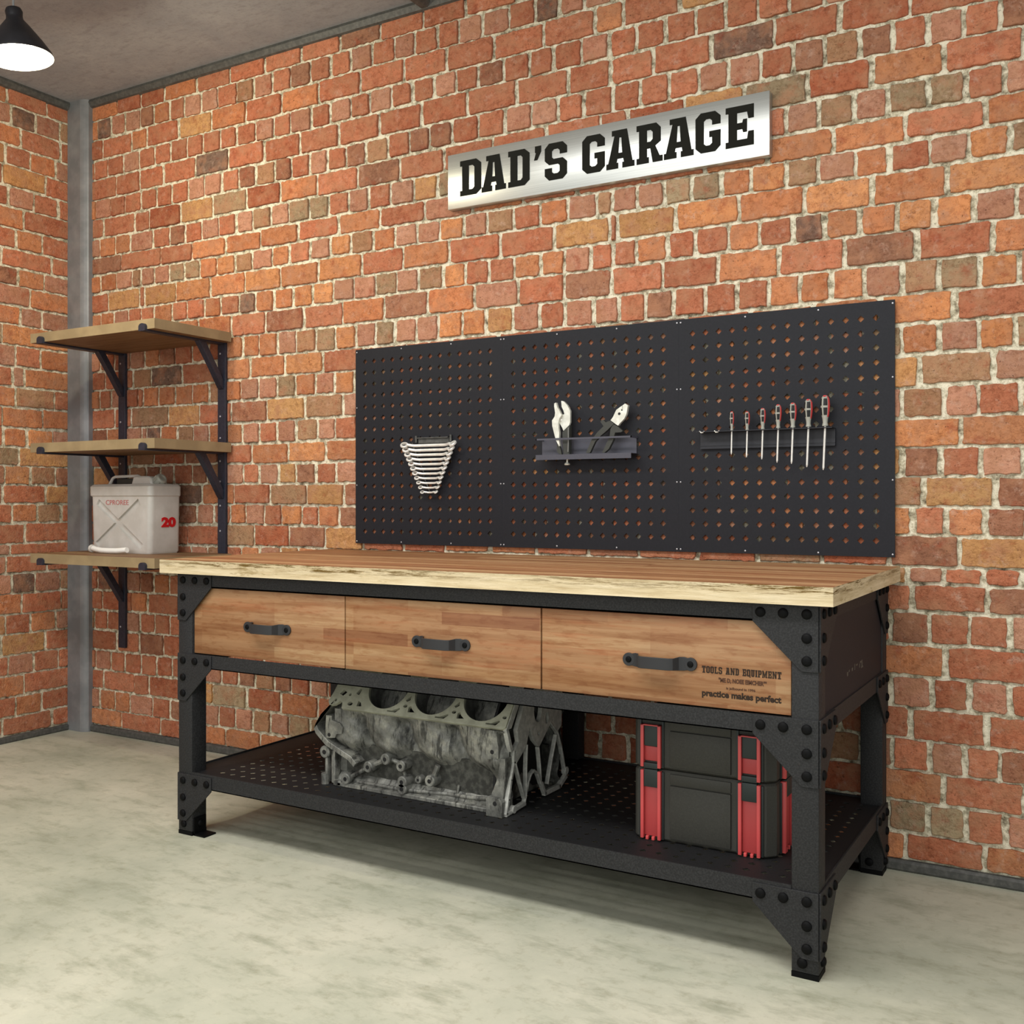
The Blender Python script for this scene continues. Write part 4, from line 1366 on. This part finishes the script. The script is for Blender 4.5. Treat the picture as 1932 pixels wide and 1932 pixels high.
# head faces with bores and water slots
ang = atan2(0.134, 0.1)
def deck_fn(s):
    dy, dz = cos(ang), sin(ang)
    def f(u, v, w):
        y = -0.7015+v*dy-w*dz
        z = 0.4315+v*dz+w*dy*1.0
        if s > 0:
            y = 2*YC-y
        return (u, y, z)
    return f
DW = 0.158
bores = [2.305, 2.4725, 2.640]
def deck_holes():
    hs = []
    for bx in bores:
        hs.append(circ(bx, 0.086, 0.0710, 40))
    gaps = [2.2213, 2.3888, 2.5563]
    for gx in gaps:
        hs.append([(gx-0.010, 0.050), (gx+0.004, 0.066), (gx+0.006, 0.052), (gx-0.004, 0.045)] if gx > 2.3 else [(gx-.006, .012), (gx+.012, .014), (gx+.004, .026), (gx-.006, .030)])
        if gx > 2.3:
            hs.append(circ(gx-0.004, 0.032, 0.0065, 10, 1.1, 0.8))
            hs.append([(gx+0.011, 0.014), (gx+0.035, 0.016), (gx+0.022, 0.025), (gx+0.016, 0.034), (gx+0.009, 0.030)])
            hs.append([(gx-0.060, 0.0085), (gx-0.030, 0.0085), (gx-0.018, 0.020), (gx-0.021, 0.024), (gx-0.045, 0.013), (gx-0.060, 0.013)])
    hs.append([(2.664, 0.0085), (2.696, 0.0085), (2.706, 0.020), (2.703, 0.024), (2.680, 0.013), (2.664, 0.013)])
    hs.append(circ(2.716, 0.034, 0.006, 10, 1.2, 0.8))
    hs.append(circ(2.189, 0.018, 0.008, 10, 1.2, 0.8))
    hs.append([(2.196, 0.052), (2.208, 0.048), (2.212, 0.066), (2.204, 0.070)])
    hs.append(circ(2.176, 0.046, 0.0045, 10))
    hs.append([(2.136, 0.046), (2.152, 0.040), (2.162, 0.052), (2.146, 0.060)])
    hs.append(circ(2.132, 0.024, 0.0045, 10))
    return hs
for s in (-1, 1):
    mb = MB()
    outl = [(2.165, 0.0), (2.720, 0.0), (2.7285, 0.006), (2.7285, DW), (2.120, DW), (2.112, 0.050), (2.106, 0.018), (2.116, 0.006), (2.135, 0.010), (2.150, 0.022), (2.160, 0.018)]
    plate(mb, outl, deck_holes(), deck_fn(s), 0.010)
    part('deck_face', mb, m_metal('machined_deck', rgb(150, 150, 132), rgb(178, 178, 158), 0.5, 0.25, 20, 0.4, 0) if s < 0 else bpy.data.materials['machined_deck'], eb, 0.0008, label='machined deck face')
    f = deck_fn(s)
    for bx in bores:
        mb = MB()
        n = 40
        vs_ = []
        for w in (-0.004, -0.120):
            for k in range(n):
                t = 2*pi*k/n
                vs_.append(f(bx+0.0712*cos(t), 0.086+0.0712*sin(t), w))
        mb.add(vs_, [(k, (k+1) % n, n+(k+1) % n, n+k) for k in range(n)]+[tuple(range(n, 2*n))])
        part('cylinder_bore', mb, M['bore'], eb, ang=60)
# outer walls: a cast skin that bulges round every barrel and hollows towards the sump
def sst(a, b, x):
    x = min(1, max(0, (x-a)/(b-a)))
    return x*x*(3-2*x)
def skin(x, z):
    y = -0.652
    best = 0
    for bx in [2.150]+bores:
        xc = bx-0.012+max(0, 0.40-z)*0.42
        d = (x-xc)/0.074
        if abs(d) < 1:
            fade = sst(0.285+0.02*abs(d), 0.335+0.03*d*d, z)
            best = max(best, sqrt(1-d*d)**0.8*fade)
    y -= 0.036*best
    y -= 0.030*sst(0.405, 0.428, z)*(1-best)
    y -= 0.020*(1-sst(0.215, 0.240, z))
    y -= 0.018*sst(2.655, 2.690, x)*sst(0.24, 0.30, z)
    y += 0.0016*sin(x*140+z*40)*sin(z*160)
    return y
for s in (-1, 1):
    mb = MB()
    nx_, nz_ = 110, 46
    xs = [2.125+(2.722-2.125)*i/nx_ for i in range(nx_+1)]
    zs = [0.204+(0.4275-0.204)*k/nz_ for k in range(nz_+1)]
    vs_ = [(x, skin(x, z) if s < 0 else 2*YC-skin(x, z), z) for x in xs for z in zs]
    m_ = nz_+1
    fs = [(i*m_+k, (i+1)*m_+k, (i+1)*m_+k+1, i*m_+k+1) for i in range(nx_) for k in range(nz_)]
    mb.add(vs_, fs)
    part('outer_wall', mb, M['engine'], eb, ang=75)
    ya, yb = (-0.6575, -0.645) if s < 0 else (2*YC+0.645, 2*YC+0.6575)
    part('crankcase_side', MB().box(2.150, 2.690, ya, yb, 0.226, 0.325), M['cast_dark'], eb, label='dark side panel below the barrels')
# sump rail
mb = MB()
for s in (0, 1):
    pts = [(-0.690, BZ), (-0.640, BZ), (-0.640, BZ+0.018), (-0.690, BZ+0.012)]
    if s:
        pts = [mir(p) for p in pts]
    mb.prism(pts, 'x', EX0+0.06, EX1-0.03)
mb.tube([(2.52, -0.668, 0.222), (2.60, -0.672, 0.224), (2.66, -0.682, 0.233), (2.69, -0.692, 0.246)], 0.006, 8)
mb.tube([(2.20, -0.672, 0.214), (2.36, -0.676, 0.214), (2.52, -0.668, 0.222)], 0.006, 8)
part('sump_rail', mb, M['engine'], eb, 0.002)
# bosses on the near side, each with its drilled hole and the rib that runs to it
def boss(x, z, y=-0.694, r=0.0165, back=-0.645, ribs=(), extra=()):
    m_ = MB()
    for bz in (z,)+tuple(extra):
        m_.cur = 0
        m_.cyl((x, back, bz), (x, y+0.003, bz), r*1.08, r, n=20)
        m_.cyl((x, y+0.003, bz), (x, y, bz), r, r*0.86, n=20)
        m_.cur = 1
        m_.cyl((x, y+0.001, bz), (x, y-0.0004, bz), r*0.38, n=14)
    m_.cur = 0
    for q, rad in ribs:
        m_.tube([(x, y+0.018, z), (q[0], y+0.020, q[1])], rad, 8)
    part('bolt_boss', m_, [M['engine'], M['black']], eb)
boss(2.169, 0.222, ribs=[((2.253, 0.268), 0.0065)])
boss(2.253, 0.268, ribs=[((2.316, 0.299), 0.0075)])
boss(2.316, 0.299, ribs=[((2.372, 0.286), 0.0065)])
boss(2.372, 0.286, ribs=[((2.376, 0.250), 0.006)])
boss(2.376, 0.241, extra=(0.221,))
boss(2.473, 0.257, ribs=[((2.490, 0.300), 0.008)])
boss(2.087, 0.292, -0.692, 0.0190, -0.60)
boss(2.424, 0.251, -0.680, 0.0110)
part('casting_rib', MB().tube([(2.545, -0.664, 0.212), (2.552, -0.660, 0.250)], 0.004, 8), M['engine'], eb)
mb = MB()
mb.prism([(2.672, 0.426), (2.700, 0.426), (2.702, 0.398), (2.706, 0.386), (2.706, 0.352), (2.672, 0.346), (2.666, 0.352), (2.668, 0.398)], 'y', -0.702, -0.655)
mb.cur = 1
mb.cyl((2.686, -0.7015, 0.368), (2.686, -0.7026, 0.368), 0.0062, n=14)
part('mounting_lug', mb, [M['engine'], M['black']], eb, 0.003)
mb = MB()
mb.prism([(2.096, 0.405), (2.118, 0.405), (2.118, 0.392), (2.150, 0.386), (2.160, 0.374), (2.156, 0.355), (2.136, 0.352), (2.130, 0.340), (2.092, 0.336)], 'y', -0.694, -0.64)
mb.cur = 1
mb.cyl((2.108, -0.6935, 0.347), (2.108, -0.6946, 0.347), 0.006, n=14)
part('mounting_lug', mb, [M['engine'], M['black']], eb, 0.003)
# left end: bell flange curling round and down
mb = MB()
ridge = [(2.112, 0.428), (2.072, 0.392), (2.052, 0.362), (2.060, 0.346), (2.100, 0.314), (2.150, 0.294), (2.185, 0.280), (2.205, 0.262)]
th = 0.011
up = [(x+0.010, z+0.014) for x, z in ridge]
mb.prism(ridge+up[::-1], 'y', -0.700, -0.34)
part('end_flange', mb, M['engine'], eb, 0.003)
mb = MB()
mb.box(2.100, 2.150, -0.660, -0.38, 0.23, 0.44, 0.01)
mb.box(2.088, 2.098, -0.690, -0.66, 0.20, 0.285, 0.003)
mb.box(2.108, 2.124, -0.685, -0.64, 0.20, 0.300, 0.004)
mb.cyl((2.086, -0.685, BZ), (2.086, -0.685, 0.228), 0.0125, n=8)
mb.box(2.120, 2.150, -0.690, -0.66, BZ, 0.212, 0.003)
part('end_casting', mb, M['engine'], eb)
# right end: rib web
XA, XB = EX1-0.013, EX1
EW = EX1-0.062
part('end_wall', MB().prism([(-0.668, BZ+.01), (-0.655, 0.33), (-0.675, 0.42), (-0.600, 0.54), (-0.44, 0.54), (-0.365, 0.42), (-0.385, 0.33), (-0.372, BZ+.01), (-0.45, BZ+.02), (-0.515, 0.27), (-0.59, BZ+.02)], 'x', EW-0.004, EW+0.004), M['black'], eb, label='inner wall behind the ribs, black for the cavity shade')  # black colour stands in for the shade behind the ribs
web = MB()
def slab(pts, a=XA, b=XB):
    web.prism(pts, 'x', a, b)
def rib(pts, w=0.0055, a=XA, b=XB):
    for (p, q) in zip(pts[:-1], pts[1:]):
        P, Q = Vector(p), Vector(q)
        d = (Q-P).normalized()
        n = Vector((-d.y, d.x))*w*0.5
        e = d*w*0.3
        web.prism([tuple(P-e+n), tuple(Q+e+n), tuple(Q+e-n), tuple(P-e-n)], 'x', a, b)
slab([(-0.7005, 0.431), (-0.672, 0.431), (-0.622, 0.497), (-0.592, 0.548), (-0.612, 0.548)])
slab([(-0.699, 0.431), (-0.686, 0.431), (-0.662, 0.372), (-0.672, 0.366), (-0.684, 0.39)])
plate(web, [(-0.594, 0.500), (-0.641, 0.420), (-0.632, 0.387), (-0.657, 0.366), (-0.658, 0.334), (-0.645, 0.330), (-0.590, 0.366), (-0.5697, 0.415), (-0.545, 0.372), (-0.515, 0.3487), (-0.443, 0.4055), (-0.401, 0.372), (-0.378, 0.385), (-0.376, 0.425), (-0.430, 0.520), (-0.515, 0.530)],
      [circ(-0.5226, 0.455, 0.023, 20, 1, 1.5), circ(-0.4689, 0.4227, 0.0105, 14, 0.9, 1.6), circ(-0.520, 0.388, 0.005, 10), circ(-0.648, 0.362, 0.0045, 10)], YZ((XA+XB)/2), XB-XA)
rib([(-0.652, 0.335), (-0.670, 0.290), (-0.684, 0.240), (-0.694, 0.204)], 0.010)
rib([(-0.6461, 0.331), (-0.620, 0.272), (-0.5939, 0.222)])
rib([(-0.5819, 0.3673), (-0.5855, 0.300), (-0.5850, 0.235), (-0.594, 0.210)])
rib([(-0.585, 0.236), (-0.574, 0.262), (-0.558, 0.281), (-0.5401, 0.2870), (-0.522, 0.276), (-0.506, 0.252), (-0.4998, 0.240)], 0.006)
rib([(-0.515, 0.3463), (-0.506, 0.300), (-0.500, 0.240)])
rib([(-0.4055, 0.3600), (-0.432, 0.300), (-0.4585, 0.230)])
rib([(-0.443, 0.4050), (-0.400, 0.370), (-0.375, 0.320), (-0.3564, 0.265), (-0.3430, 0.225)], 0.007)
rib([(-0.343, 0.225), (-0.385, 0.205), (-0.4741, 0.206)], 0.014)
rib([(-0.495, 0.240), (-0.474, 0.205)], 0.010)
rib([(-0.694, 0.202), (-0.660, 0.204), (-0.5939, 0.207)], 0.012)
web.cyl((XA, -0.345, 0.242), (XB+0.002, -0.345, 0.242), 0.012, n=14)
web.cyl((XA, -0.660, 0.208), (XB+0.004, -0.660, 0.208), 0.011, n=14)
part('end_rib_web', web, m_metal('cast_edge', rgb(160, 160, 154), rgb(190, 190, 182), 0.5, 0.25, 60, 0.4, 0.2), eb, 0.0015, label='pale ribbed end face')
# mounting foot at the near right corner
mb = MB()
mb.prism([(2.672, BZ), (2.722, BZ), (2.722, 0.236), (2.714, 0.246), (2.680, 0.250), (2.672, 0.244)], 'y', -0.7105, -0.652)
mb.prism([(2.676, 0.244), (2.716, 0.244), (2.724, 0.300), (2.722, 0.352), (2.706, 0.352), (2.700, 0.300)], 'y', -0.694, -0.655)
mb.cur = 1
mb.cyl((2.700, -0.7100, 0.232), (2.700, -0.7112, 0.232), 0.0065, n=14)
part('mounting_foot', mb, [M['engine'], M['black']], eb, 0.003)
